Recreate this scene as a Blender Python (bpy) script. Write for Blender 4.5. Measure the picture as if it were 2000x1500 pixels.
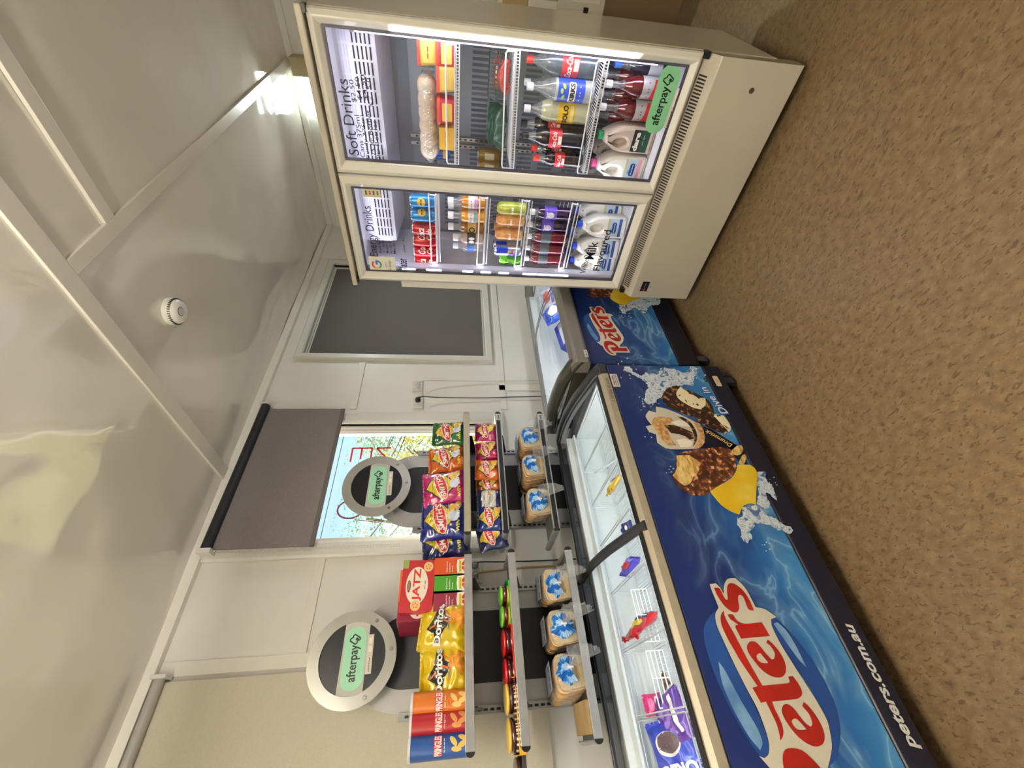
import bpy, math, random
from math import sin, cos, pi, radians
from mathutils import Vector, Matrix, noise
from mathutils.geometry import tessellate_polygon
for o in list(bpy.data.objects): bpy.data.objects.remove(o)
SC = bpy.context.scene
COL = SC.collection
RND = random.Random(11)
# ------------------------------------------------------------------ camera (phone held sideways: the frame is rolled 90 degrees)
FPX = 823.03
YAW, PITCH, ROLL = .8512, .1296, .0083
CAM = Vector((0, 0, 1.4))
def _axes():
    cy, sy, cp, sp, cr, sr = cos(YAW), sin(YAW), cos(PITCH), sin(PITCH), cos(ROLL), sin(ROLL)
    Rp = Matrix(((1, 0, 0), (0, cp, -sp), (0, sp, cp))); Rr = Matrix(((cr, -sr, 0), (sr, cr, 0), (0, 0, 1)))
    c = [Rr @ Rp @ Vector(v) for v in ((sy, 0, cy), (-cy, 0, sy), (0, -1, 0))]
    return Matrix([[c[j][i] for j in range(3)] for i in range(3)])
MCAM = _axes()
def at(px, py, ax, val):
    """point of the photograph (2000x1500) on the world plane axis=val"""
    d = MCAM.transposed() @ Vector(((750 - py) / FPX, (px - 1000.) / FPX, 1))
    return CAM + d * ((val - CAM[ax]) / d[ax])
cd = bpy.data.cameras.new('camera'); cam = bpy.data.objects.new('camera', cd); COL.objects.link(cam); SC.camera = cam
cd.sensor_fit = 'HORIZONTAL'; cd.sensor_width = 36; cd.lens = 36 * FPX / 2000; cd.clip_start = .03; cd.clip_end = 200
r, d_, f_ = Vector(MCAM[0]), Vector(MCAM[1]), Vector(MCAM[2])
mw = Matrix.Identity(4)
for i in range(3): mw[i][0] = d_[i]; mw[i][1] = r[i]; mw[i][2] = -f_[i]; mw[i][3] = CAM[i]
cam.matrix_world = mw
# ------------------------------------------------------------------ world, sun, exposure
W = bpy.data.worlds.new('world'); SC.world = W; W.use_nodes = True
nt = W.node_tree; bg = nt.nodes['Background']
sky = nt.nodes.new('ShaderNodeTexSky'); sky.sky_type = 'NISHITA'; sky.sun_disc = False; sky.sun_elevation = radians(42); sky.sun_rotation = radians(200)
nt.links.new(sky.outputs[0], bg.inputs[0]); bg.inputs[1].default_value = .22
SC.view_settings.view_transform = 'Standard'; SC.view_settings.look = 'None'; SC.view_settings.gamma = 1; SC.view_settings.use_curve_mapping = False
SC.view_settings.exposure = 0.22
sl_ = bpy.data.lights.new('sun', 'SUN'); sl_.energy = 24; sl_.color = (1, .93, .76); sl_.angle = .01; so_ = bpy.data.objects.new('sun', sl_); COL.objects.link(so_)
so_.rotation_euler = Vector((-.216, 1, .245)).to_track_quat('Z', 'Y').to_euler()
def area(name, loc, rot, sx, sy, power, col=(1, 1, 1), parent=None, spread=180):
    l = bpy.data.lights.new(name, 'AREA'); l.shape = 'RECTANGLE'; l.size = sx; l.size_y = sy; l.energy = power; l.color = col; l.spread = radians(spread)
    o = bpy.data.objects.new(name, l); COL.objects.link(o); o.location = loc; o.rotation_euler = rot
    if parent: o.parent = parent; o.location = Vector(loc) - parent.location
    return o
WARM = (1, .93, .80)
# ------------------------------------------------------------------ materials
def lin(h):
    h = h.lstrip('#'); c = [int(h[i:i + 2], 16) / 255 for i in (0, 2, 4)]
    return tuple(x / 12.92 if x <= .04045 else ((x + .055) / 1.055) ** 2.4 for x in c) + (1,)
_M = {}
def M(h, rough=.5, metal=0, coat=0, bump=0, bs=60, var=.05, emit=0, trans=0, sss=0, alpha=1):
    k = (h, rough, metal, coat, bump, bs, var, emit, trans, alpha)
    if k in _M: return _M[k]
    m = bpy.data.materials.new('m_' + h.strip('#')); m.use_nodes = True; n = m.node_tree.nodes; L = m.node_tree.links; b = n['Principled BSDF']
    c = lin(h)
    tc = n.new('ShaderNodeTexCoord'); ns = n.new('ShaderNodeTexNoise'); ns.inputs['Scale'].default_value = bs; L.new(tc.outputs['Object'], ns.inputs['Vector'])
    mx = n.new('ShaderNodeMix'); mx.data_type = 'RGBA'; mx.inputs[6].default_value = tuple(x * (1 - var) for x in c[:3]) + (1,); mx.inputs[7].default_value = tuple(min(1, x * (1 + var)) for x in c[:3]) + (1,)
    L.new(ns.outputs['Fac'], mx.inputs[0]); L.new(mx.outputs[2], b.inputs['Base Color'])
    b.inputs['Roughness'].default_value = rough; b.inputs['Metallic'].default_value = metal; b.inputs['Coat Weight'].default_value = coat; b.inputs['Coat Roughness'].default_value = .08
    b.inputs['Transmission Weight'].default_value = trans; b.inputs['Alpha'].default_value = alpha
    if bump:
        bp = n.new('ShaderNodeBump'); bp.inputs['Strength'].default_value = bump; bp.inputs['Distance'].default_value = .01; L.new(ns.outputs['Fac'], bp.inputs['Height']); L.new(bp.outputs[0], b.inputs['Normal'])
    if emit: b.inputs['Emission Color'].default_value = c; b.inputs['Emission Strength'].default_value = emit
    _M[k] = m; return m
def sheet(name, tint='#ffffff', haze=0., hazecol='#ffffff', f0=.04, bump=0, bs=30, rough=.02, gain=1.):
    """thin clear sheet: light passes, glossy by viewing angle, optional milky share"""
    m = bpy.data.materials.new(name); m.use_nodes = True; n = m.node_tree.nodes; L = m.node_tree.links; n.remove(n['Principled BSDF']); out = n['Material Output']
    t = n.new('ShaderNodeBsdfTransparent'); t.inputs[0].default_value = lin(tint)
    g = n.new('ShaderNodeBsdfGlossy'); g.inputs['Roughness'].default_value = rough
    lw = n.new('ShaderNodeLayerWeight'); lw.inputs['Blend'].default_value = .5
    pw = n.new('ShaderNodeMath'); pw.operation = 'POWER'; pw.inputs[1].default_value = 4.5; L.new(lw.outputs['Facing'], pw.inputs[0])
    ma = n.new('ShaderNodeMath'); ma.operation = 'MULTIPLY_ADD'; ma.inputs[1].default_value = .8 * gain; ma.inputs[2].default_value = f0; L.new(pw.outputs[0], ma.inputs[0])
    mx = n.new('ShaderNodeMixShader'); L.new(ma.outputs[0], mx.inputs[0]); L.new(t.outputs[0], mx.inputs[1]); L.new(g.outputs[0], mx.inputs[2])
    last = mx
    if haze:
        df = n.new('ShaderNodeBsdfDiffuse'); df.inputs[0].default_value = lin(hazecol); m2 = n.new('ShaderNodeMixShader'); m2.inputs[0].default_value = haze
        L.new(mx.outputs[0], m2.inputs[1]); L.new(df.outputs[0], m2.inputs[2]); last = m2
    if bump:
        ns = n.new('ShaderNodeTexNoise'); ns.inputs['Scale'].default_value = bs; ns.inputs['Distortion'].default_value = 1.5; tc = n.new('ShaderNodeTexCoord'); L.new(tc.outputs['Object'], ns.inputs['Vector'])
        bp = n.new('ShaderNodeBump'); bp.inputs['Strength'].default_value = bump; bp.inputs['Distance'].default_value = .02; L.new(ns.outputs['Fac'], bp.inputs['Height']); L.new(bp.outputs[0], g.inputs['Normal'])
    L.new(last.outputs[0], out.inputs[0]); return m
GLASS = sheet('glass', f0=.03); CURVED = sheet('lid_glass', f0=.035, gain=.8)
FILM = sheet('clear_film', f0=.16, bump=1, bs=32, rough=.10, haze=.10, hazecol='#e8eef2'); CLEARPET = sheet('clear_plastic', f0=.10, haze=.12, hazecol='#cfd6d8', rough=.05)
def M_noise(name, cols, scale=5, rough=.5, coat=0, ior=1.5, stretch=(1, 1, 1), bump=0, detail=6, dist=0, brough=None, metal=0, bdist=.01, bscale=None):
    m = bpy.data.materials.new(name); m.use_nodes = True; n = m.node_tree.nodes; L = m.node_tree.links; b = n['Principled BSDF']
    tc = n.new('ShaderNodeTexCoord'); mp = n.new('ShaderNodeMapping'); mp.inputs['Scale'].default_value = stretch; L.new(tc.outputs['Object'], mp.inputs[0])
    ns = n.new('ShaderNodeTexNoise'); ns.inputs['Scale'].default_value = scale; ns.inputs['Detail'].default_value = detail; ns.inputs['Distortion'].default_value = dist; L.new(mp.outputs[0], ns.inputs['Vector'])
    cr = n.new('ShaderNodeValToRGB'); e = cr.color_ramp.elements
    for i, (p, c) in enumerate(cols):
        if i < 2: e[i].position = p; e[i].color = lin(c)
        else: q = e.new(p); q.color = lin(c)
    L.new(ns.outputs['Fac'], cr.inputs[0]); L.new(cr.outputs[0], b.inputs['Base Color'])
    b.inputs['Roughness'].default_value = rough; b.inputs['Metallic'].default_value = metal; b.inputs['Coat Weight'].default_value = coat; b.inputs['Coat Roughness'].default_value = .04; b.inputs['IOR'].default_value = ior
    if bump:
        src = ns
        if bscale:
            src = n.new('ShaderNodeTexNoise'); src.inputs['Scale'].default_value = bscale; src.inputs['Detail'].default_value = 2; L.new(tc.outputs['Object'], src.inputs['Vector'])
        bp = n.new('ShaderNodeBump'); bp.inputs['Strength'].default_value = bump; bp.inputs['Distance'].default_value = bdist; L.new(src.outputs['Fac'], bp.inputs['Height']); L.new(bp.outputs[0], b.inputs['Normal'])
    return m
# ------------------------------------------------------------------ mesh building
_T = {}
def glyphs(s, bold=0, shear=0):
    k = (s, bold, shear)
    if k in _T: return _T[k]
    c = bpy.data.curves.new('t', 'FONT'); c.body = s; c.offset = bold; c.shear = shear; c.resolution_u = 3; c.fill_mode = 'FRONT'
    o = bpy.data.objects.new('t', c); COL.objects.link(o); bpy.context.view_layer.update()
    me = bpy.data.meshes.new_from_object(o.evaluated_get(bpy.context.evaluated_depsgraph_get()))
    V = [(v.co.x, v.co.y) for v in me.vertices]; F = [tuple(p.vertices) for p in me.polygons]
    bpy.data.objects.remove(o); bpy.data.curves.remove(c); bpy.data.meshes.remove(me)
    x0, x1 = min(v[0] for v in V), max(v[0] for v in V); y0, y1 = min(v[1] for v in V), max(v[1] for v in V)
    V = [((x - x0) / (x1 - x0), (y - y0) / (y1 - y0)) for x, y in V]
    _T[k] = (V, F); return _T[k]
UNREADABLE = {'Pasito', 'FANTA', 'nudie', 'Lipton', 'HAM', 'CHEESE', 'FROSTY', 'Arctic', 'ICE', 'Shapes', 'White Toast', 'Nuttelex', 'ORIGINAL', 'Bromic', 'NYY', 'ESPRESSO', 'Dairy Farmers', 'BILLABONG', 'review us', '1300 000 000', 'We accept afterpay', 'CHIPS', 'Solo', 'Cheese Supreme', 'Oven Baked', 'original', 'LEMONADE', 'The Original', 'Salt & Vinegar', 'Cheese'}
class MB:
    def __init__(s): s.v = []; s.f = []; s.m = []; s.mats = []; s.s = []
    def mi(s, m):
        if m not in s.mats: s.mats.append(m)
        return s.mats.index(m)
    def add(s, V, F, m, smooth=False):
        b = len(s.v); i = s.mi(m); s.v += [Vector(v) for v in V]
        for f in F: s.f.append(tuple(b + x for x in f)); s.m.append(i); s.s.append(smooth)
        return s
    def box(s, x0, x1, y0, y1, z0, z1, m):
        V = [(x, y, z) for z in (z0, z1) for y in (y0, y1) for x in (x0, x1)]
        return s.add(V, [(0, 2, 3, 1), (4, 5, 7, 6), (0, 1, 5, 4), (2, 6, 7, 3), (0, 4, 6, 2), (1, 3, 7, 5)], m)
    def loft(s, rings, m, cap0=True, cap1=True, smooth=True, closed=True):
        n = len(rings[0]); V = [p for r_ in rings for p in r_]; F = []
        for i in range(len(rings) - 1):
            for j in range(n if closed else n - 1):
                k = (j + 1) % n; F.append((i * n + j, i * n + k, (i + 1) * n + k, (i + 1) * n + j))
        s.add(V, F, m, smooth)
        if closed and cap0: s.add(rings[0], [tuple(range(n))[::-1]], m)
        if closed and cap1: s.add(rings[-1], [tuple(range(n))], m)
        return s
    def cyl(s, p0, p1, r0, m, n=12, r1=None, caps=True):
        p0, p1 = Vector(p0), Vector(p1); r1 = r0 if r1 is None else r1; d = (p1 - p0).normalized(); a = d.orthogonal().normalized(); b = d.cross(a)
        R = [[p + (a * cos(2 * pi * i / n) + b * sin(2 * pi * i / n)) * r_ for i in range(n)] for p, r_ in ((p0, r0), (p1, r1))]
        return s.loft(R, m, caps, caps)
    def tube(s, pts, r, m, n=6):
        pts = [Vector(p) for p in pts]; R = []; a = None
        for i, p in enumerate(pts):
            d = (pts[min(i + 1, len(pts) - 1)] - pts[max(i - 1, 0)]).normalized()
            a = d.orthogonal().normalized() if a is None else (a - d * a.dot(d)).normalized()
            b = d.cross(a); R.append([p + (a * cos(2 * pi * k / n) + b * sin(2 * pi * k / n)) * r for k in range(n)])
        return s.loft(R, m)
    def rod(s, p0, p1, r, m):   # light square-section wire
        return s.cyl(p0, p1, r, m, n=5, caps=False)
    def lathe(s, prof, m, n=24, c=(0, 0), sx=1, sy=1, cap0=True, cap1=True):
        return s.loft([[(c[0] + sx * r_ * cos(2 * pi * i / n), c[1] + sy * r_ * sin(2 * pi * i / n), z) for i in range(n)] for r_, z in prof], m, cap0, cap1)
    def poly(s, loops, fn, m, maxe=None):
        if not isinstance(loops[0][0], (tuple, list)): loops = [loops]
        P = [[Vector((p[0], p[1], 0)) for p in l] for l in loops]; flat = [p for l in P for p in l]
        T = [[flat[i] for i in t] for t in tessellate_polygon(P)]
        if maxe:
            out = []; 
            while T:
                t = T.pop(); e = [(t[i] - t[(i + 1) % 3]).length for i in range(3)]; i = e.index(max(e))
                if e[i] < maxe: out.append(t)
                else: a, b, c = t[i], t[(i + 1) % 3], t[(i + 2) % 3]; mm = (a + b) / 2; T += [[a, mm, c], [mm, b, c]]
            T = out
        V = []; F = []
        for t in T: F.append((len(V), len(V) + 1, len(V) + 2)); V += [fn(p.x, p.y) for p in t]
        return s.add(V, F, m)
    def text(s, t, u0, u1, v0, v1, fn, m, bold=0, shear=0):
        if t in UNREADABLE:      # print too small to read in the photograph: short strokes, no letters
            n = max(2, len(t) // 3)
            for i in range(n):
                a = u0 + (u1 - u0) * (i + .08) / n; b = u0 + (u1 - u0) * (i + .86) / n; c, d = v0 + (v1 - v0) * .3, v0 + (v1 - v0) * .7
                s.add([fn(a, c), fn(b, c), fn(b, d), fn(a, d)], [(0, 1, 2, 3)], m)
            return s
        V, F = glyphs(t, bold, shear)
        return s.add([fn(u0 + (u1 - u0) * x, v0 + (v1 - v0) * y) for x, y in V], F, m)
    def prism(s, loops, d, m, org=(0, 0, 0), U=(1, 0, 0), V=(0, 0, 1), N=(0, -1, 0), rnd=0):
        """2-D outline (holes allowed) given thickness d along N, optionally rounded rims"""
        if not isinstance(loops[0][0], (tuple, list)): loops = [loops]
        org, U, V, N = Vector(org), Vector(U), Vector(V), Vector(N)
        def inset(l, q):
            A = sum(l[i][0] * l[(i + 1) % len(l)][1] - l[(i + 1) % len(l)][0] * l[i][1] for i in range(len(l))); sg = 1 if A > 0 else -1; o = []
            for i in range(len(l)):
                a, b, c = Vector(l[i - 1]), Vector(l[i]), Vector(l[(i + 1) % len(l)]); t = (c - a).normalized(); o.append((b.x - t.y * q * sg, b.y + t.x * q * sg))
            return o
        P = lambda u, v, w: org + U * u + V * v + N * w
        st = [(0, 0), (d, 0)] if not rnd else [(0, rnd), (rnd * .3, rnd * .3), (rnd, 0), (d - rnd, 0), (d - rnd * .3, rnd * .3), (d, rnd)]
        capL = [[], []]
        for k, l in enumerate(loops):
            sgn = 1 if k == 0 else -1; rings = []
            for w, q in st:
                li = inset([tuple(p) for p in l], q * sgn) if q else [tuple(p) for p in l]; rings.append([P(a, b, w) for a, b in li])
                if (w, q) == st[0]: capL[0].append(li)
                if (w, q) == st[-1]: capL[1].append(li)
            s.loft(rings, m, False, False, smooth=bool(rnd))
        s.poly(capL[0], lambda a, b: P(a, b, 0), m); s.poly(capL[1], lambda a, b: P(a, b, d), m)
        return s
    def xf(s, mat, start=0):
        for i in range(start, len(s.v)): s.v[i] = mat @ s.v[i]
        return s
    def build(s, name, parent=None, bevel=0, kind=None, seg=2):
        me = bpy.data.meshes.new(name); off = parent_off(parent)
        me.from_pydata([v - off for v in s.v], [], s.f); 
        for m in s.mats: me.materials.append(m)
        me.polygons.foreach_set('material_index', s.m); me.polygons.foreach_set('use_smooth', s.s); me.update()
        o = bpy.data.objects.new(name, me); COL.objects.link(o)
        if parent: o.parent = parent
        if kind: o['kind'] = kind
        if bevel:
            b = o.modifiers.new('b', 'BEVEL'); b.width = bevel; b.segments = seg; b.limit_method = 'ANGLE'; b.angle_limit = radians(40)
        return o
WORLDBUILT = {}
def parent_off(p):
    while p is not None:
        if p.name in WORLDBUILT: return WORLDBUILT[p.name]
        p = p.parent
    return Vector((0, 0, 0))
def thing(name, label, cat, loc=(0, 0, 0), rz=0, group=None, world=False):
    o = bpy.data.objects.new(name, None); COL.objects.link(o); o.location = loc; o.rotation_euler = (0, 0, rz); o.empty_display_size = .05
    o['label'] = label; o['category'] = cat
    if group: o['group'] = group
    if world: WORLDBUILT[o.name] = Vector(loc)
    return o
def tag(o, label, cat, group=None, kind=None):
    o['label'] = label; o['category'] = cat
    if group: o['group'] = group
    if kind: o['kind'] = kind
    return o
def copy_tree(o, parent=None):
    c = o.copy(); COL.objects.link(c)
    if parent: c.parent = parent
    for ch in list(o.children): copy_tree(ch, c)
    return c
_PROTO = {}
def place(key, maker, label, cat, loc, rz=0, group=None, name=None, rot=None, scale=None):
    """the first of a kind is built by maker(root); later ones are copies with copies of their parts"""
    if key in _PROTO:
        o = copy_tree(_PROTO[key])
    else:
        o = bpy.data.objects.new(name or cat, None); COL.objects.link(o); o.empty_display_size = .03; maker(o); _PROTO[key] = o
    o.location = loc; o.rotation_euler = rot.to_euler() if isinstance(rot, Matrix) else (rot if rot else (0, 0, rz)); o['label'] = label; o['category'] = cat
    o.scale = scale if scale else (1, 1, 1)
    if group: o['group'] = group
    elif 'group' in o: del o['group']
    return o
def flat(o, U, V, e=(0, 0, 0)):
    o, U, V, e = Vector(o), Vector(U), Vector(V), Vector(e)
    return lambda a, b: o + U * a + V * b + e
def rrect(x0, x1, y0, y1, r, n=5):
    P = []
    for cx, cy, a0 in ((x1 - r, y1 - r, 0), (x0 + r, y1 - r, 90), (x0 + r, y0 + r, 180), (x1 - r, y0 + r, 270)):
        for k in range(n + 1): a = radians(a0 + 90 * k / n); P.append((cx + r * cos(a), cy + r * sin(a)))
    return P
def rough(P, amp, seed=0, step=None):
    """natural ragged edge: edges subdivided and pushed about by noise"""
    o = []; step = step or amp * .8
    for i in range(len(P)):
        a, b = Vector(P[i]), Vector(P[(i + 1) % len(P)]); d = b - a; n = max(1, int(d.length / step))
        if d.length < 1e-9: continue
        nn = Vector((-d.y, d.x)).normalized()
        for k in range(n):
            p = a + d * k / n; q = noise.noise(Vector((p.x / amp * .35, p.y / amp * .35, seed))) + .6 * noise.noise(Vector((p.x / amp * .9, p.y / amp * .9, seed + 7))); p = p + nn * q * amp; o.append((p.x, p.y))
    return o
def curvy(P, it=2, lim=48):
    """Catmull-Rom refinement that keeps real corners sharp"""
    P = [Vector(p) for p in P]; n = len(P); T = []
    for i in range(n):
        a, b = P[i] - P[i - 1], P[(i + 1) % n] - P[i]
        sharp = a.length < 1e-9 or b.length < 1e-9 or a.angle(b, 0) > radians(lim); T.append(None if sharp else (P[(i + 1) % n] - P[i - 1]) * .5)
    o = []; K = 2 ** it
    for i in range(n):
        j = (i + 1) % n; d = P[j] - P[i]
        def tg(t): 
            if t is None: return d
            return t.normalized() * min(t.length, d.length * 1.0) if t.length > 0 else d
        m0, m1 = tg(T[i]), tg(T[j])
        for k in range(K):
            t = k / K; q = P[i] * (2 * t ** 3 - 3 * t * t + 1) + m0 * (t ** 3 - 2 * t * t + t) + P[j] * (-2 * t ** 3 + 3 * t * t) + m1 * (t ** 3 - t * t); o.append((q.x, q.y))
    return o
def ell(cx, cy, a, b, n=24, rot=0):
    return [(cx + a * cos(t) * cos(rot) - b * sin(t) * sin(rot), cy + a * cos(t) * sin(rot) + b * sin(t) * cos(rot)) for t in [2 * pi * i / n for i in range(n)]]
def frame_ring(mb, x0, x1, z0, z1, w, prof, m, plane='X', base=0, sgn=-1):
    """mitred moulding round a rectangle; prof = [(0..1 across, height)], rectangle axes: Y,Z (plane X) or X,Z (plane Y)"""
    rings = []
    for t, h in prof:
        q = w * t; c = [(x0 + q, z0 + q), (x1 - q, z0 + q), (x1 - q, z1 - q), (x0 + q, z1 - q)]
        rings.append([(base + sgn * h, a, b) if plane == 'X' else (a, base + sgn * h, b) for a, b in c])
    mb.loft(rings, m, False, False, smooth=False)
# ================================================================== the room
XR, XE, YW, YR, ZC = -1.15, 4.10, 2.30, -2.3, 2.70
WALL = M_noise('painted_wall', [(.3, '#e0ded8'), (.7, '#e7e5df')], scale=3, rough=.38, bump=.15, bscale=3, bdist=.02)
TRIM = M_noise('painted_trim', [(.3, '#e2dfd7'), (.7, '#e9e6de')], scale=8, rough=.3)
CEIL = M_noise('glossy_ceiling', [(.3, '#e0dad0'), (.7, '#e5dfd5')], scale=2, rough=.05, coat=.8, ior=1.9, bump=.6, bscale=1.7, bdist=.07)
CTRIM = M_noise('ceiling_strip', [(.3, '#d9d3c9'), (.7, '#dfd9cf')], scale=6, rough=.3)
def floor_mat():
    m = bpy.data.materials.new('speckled_vinyl'); m.use_nodes = True; n = m.node_tree.nodes; L = m.node_tree.links; b = n['Principled BSDF']
    tc = n.new('ShaderNodeTexCoord')
    def nz(s, st, d=4, w=0):
        mp = n.new('ShaderNodeMapping'); mp.inputs['Scale'].default_value = st; mp.inputs['Rotation'].default_value = (0, 0, .5); L.new(tc.outputs['Object'], mp.inputs[0])
        q = n.new('ShaderNodeTexNoise'); q.inputs['Scale'].default_value = s; q.inputs['Detail'].default_value = d; q.inputs['Distortion'].default_value = w; L.new(mp.outputs[0], q.inputs['Vector']); return q
    def rmp(src, ps):
        cr = n.new('ShaderNodeValToRGB'); e = cr.color_ramp.elements
        for i, (p, c) in enumerate(ps):
            if i < 2: e[i].position = p; e[i].color = lin(c)
            else: q = e.new(p); q.color = lin(c)
        L.new(src.outputs['Fac'], cr.inputs[0]); return cr
    base = rmp(nz(40, (1, .7, 1), 8), [(.25, '#5a4831'), (.5, '#6a573c'), (.75, '#776549')])
    dark = rmp(nz(90, (1, .5, 1), 3, .6), [(.575, '#000000'), (.65, '#dddddd')]); light = rmp(nz(130, (1, .6, 1), 2, .5), [(.62, '#000000'), (.70, '#999999')])
    m1 = n.new('ShaderNodeMix'); m1.data_type = 'RGBA'; m1.inputs[7].default_value = lin('#3b2b19'); L.new(dark.outputs[0], m1.inputs[0]); L.new(base.outputs[0], m1.inputs[6])
    m2 = n.new('ShaderNodeMix'); m2.data_type = 'RGBA'; m2.inputs[7].default_value = lin('#8c7858'); L.new(light.outputs[0], m2.inputs[0]); L.new(m1.outputs[2], m2.inputs[6])
    L.new(m2.outputs[2], b.inputs['Base Color']); b.inputs['Roughness'].default_value = .42
    return m
def struct(name, mb, bevel=0): o = mb.build(name, None, bevel); o['kind'] = 'structure'; return o
struct('floor', MB().box(XR - .1, XE + .1, YR - .1, YW + .1, -.1, 0, floor_mat()))
# ceiling in a fine grid so the sheet can sag a little between its strips
cm = MB(); nx, ny = 70, 60
V = [(XR - .1 + (XE - XR + .2) * i / nx, YR - .1 + (YW - YR + .2) * j / ny, 0) for j in range(ny + 1) for i in range(nx + 1)]
V = [(x, y, ZC + .014 * noise.noise(Vector((x * 1.5, y * 1.5, 3))) - .004) for x, y, z in V]
cm.add(V, [(j * (nx + 1) + i, (j + 1) * (nx + 1) + i, (j + 1) * (nx + 1) + i + 1, j * (nx + 1) + i + 1) for j in range(ny) for i in range(nx)], CEIL, True)
cm.box(XR - .1, XE + .1, YR - .1, YW + .1, ZC + .05, ZC + .12, CEIL)
struct('ceiling', cm)
W1 = (.90, 1.66, 1.17, 2.60); W2 = (2.285, 3.43, 1.185, 2.515)     # window openings in the left wall: x0 x1 z0 z1
wb = MB()
for x0, x1, z0, z1 in ((XR - .1, W1[0], 0, ZC + .05), (W1[1], W2[0], 0, ZC + .05), (W2[1], XE + .1, 0, ZC + .05), (W1[0], W1[1], 0, W1[2]), (W1[0], W1[1], W1[3], ZC + .05), (W2[0], W2[1], 0, W2[2]), (W2[0], W2[1], W2[3], ZC + .05)):
    wb.box(x0, x1, YW, YW + .1, z0, z1, WALL)
struct('wall_left', wb)
struct('wall_end', MB().box(XE, XE + .1, YR - .1, YW + .1, 0, ZC + .05, WALL))
struct('wall_right', MB().box(XR - .1, XE + .1, YR - .1, YR, 0, ZC + .05, WALL))
D1 = (.62, 1.36, 2.05)
rb = MB(); rb.box(XR - .1, XR, YR - .1, D1[0], 0, ZC + .05, WALL).box(XR - .1, XR, D1[1], YW + .1, 0, ZC + .05, WALL).box(XR - .1, XR, D1[0], D1[1], D1[2], ZC + .05, WALL)
struct('wall_rear', rb)
db = MB(); 
for a, b in ((D1[0] - .05, D1[0] + .03), (D1[1] - .03, D1[1] + .05)): db.box(XR - .11, XR + .015, a, b, 0, D1[2] + .05, TRIM)
db.box(XR - .11, XR + .015, D1[0] + .03, D1[1] - .03, D1[2] - .03, D1[2] + .05, TRIM).box(XR - .07, XR - .04, D1[0] + .03, D1[1] - .03, .0, .09, TRIM)
door = struct('door_1', db)
MB().box(XR - .06, XR - .052, D1[0] + .03, D1[1] - .03, .09, D1[2] - .03, GLASS).build('glass_pane', door)
# cover strips (the flat joint strips of the panelled room)
k = [0]
def strip(x0, x1, y0, y1, z0, z1, m=TRIM):
    k[0] += 1; struct('trim_%d' % k[0], MB().box(x0, x1, y0, y1, z0, z1, m), .0015)
strip(XR, XE, YW - .035, YW, ZC - .055, ZC - .004); strip(XE - .03, XE, YR, YW - .036, ZC - .05, ZC - .005)
strip(1.262, 1.335, YR, YW - .036, ZC - .016, ZC - .002, CTRIM)
strip(1.336, XE - .031, .922, .978, ZC - .016, ZC - .002, CTRIM)
strip(1.575, 1.632, YR, .921, ZC - .016, ZC - .002, CTRIM)
strip(1.78, 2.21, YW - .007, YW, 2.06, 2.105); strip(.40, .845, YW - .007, YW, 2.06, 2.105)
strip(.345, .40, YW - .008, YW, 1.0, ZC - .056); strip(1.95, 2.0, YW - .007, YW, 0, 1.1)
strip(1.78, XE, YW - .007, YW, 1.055, 1.10); strip(3.52, 3.56, YW - .007, YW, 1.101, ZC - .056); strip(3.57, XE, YW - .007, YW, 2.46, 2.5)
struct('baseboard_left', MB().box(XR, XE, YW - .012, YW, 0, .09, TRIM))
# window 1 with its frame, and window 2
WF = M('#d9d8d2', .3)
def window(n, w, arch, inset):
    x0, x1, z0, z1 = w; f = MB()
    frame_ring(f, x0 - arch, x1 + arch, z0 - arch, z1 + min(arch, .05), arch, [(0, 0), (0, .018), (.15, .024), (.85, .024), (1, .016), (1, -.1)], WF, 'Y', YW, -1)
    frame_ring(f, x0, x1, z0, z1, .04, [(0, -.02), (.3, -.02), (.35, -.035), (.75, -.035), (.8, -.05), (1, -.05), (1, -.08), (0, -.08)], WF, 'Y', YW, -1)
    o = struct('window_%d' % n, f)
    MB().box(x0 + .04, x1 - .04, YW + .058, YW + .063, z0 + .04, z1 - .04, GLASS).build('glass_pane', o)
    return o
w1 = window(1, W1, .085, 0); w2 = window(2, W2, .055, 0)
# lettering stuck on the outside of window 1, read backwards from in here
RED = M('#b5202a', .5); lb = MB()
def bar(a, b, m=RED, w=.008, Y=YW + .066):
    a, b = Vector((a[0], 0, a[1])), Vector((b[0], 0, b[1])); d = (b - a).normalized(); nn = Vector((d.z, 0, -d.x)) * w
    lb.add([Vector((p.x, Y, p.z)) for p in (a - nn, b - nn, b + nn, a + nn)], [(0, 1, 2, 3)], m)
E0 = (1.525, 1.425, 1.93, 2.06)
for a, b in (((1.52, 2.055), (1.52, 1.93)), ((1.52, 1.933), (1.42, 1.933)), ((1.52, 1.995), (1.44, 1.995)), ((1.52, 2.052), (1.42, 2.052)),
             ((1.52, 1.905), (1.52, 1.815)), ((1.52, 1.905), (1.42, 1.815)), ((1.42, 1.905), (1.42, 1.815))): bar(a, b, w=.0055)
OP = [(1.11 + .055 * cos(t), 2.0 + .07 * sin(t)) for t in [2 * pi * i / 24 for i in range(25)]]
for i in range(24): bar(OP[i], OP[i + 1], M('#6b2a38', .5), .005)
lb.build('window_lettering', w1)
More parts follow.
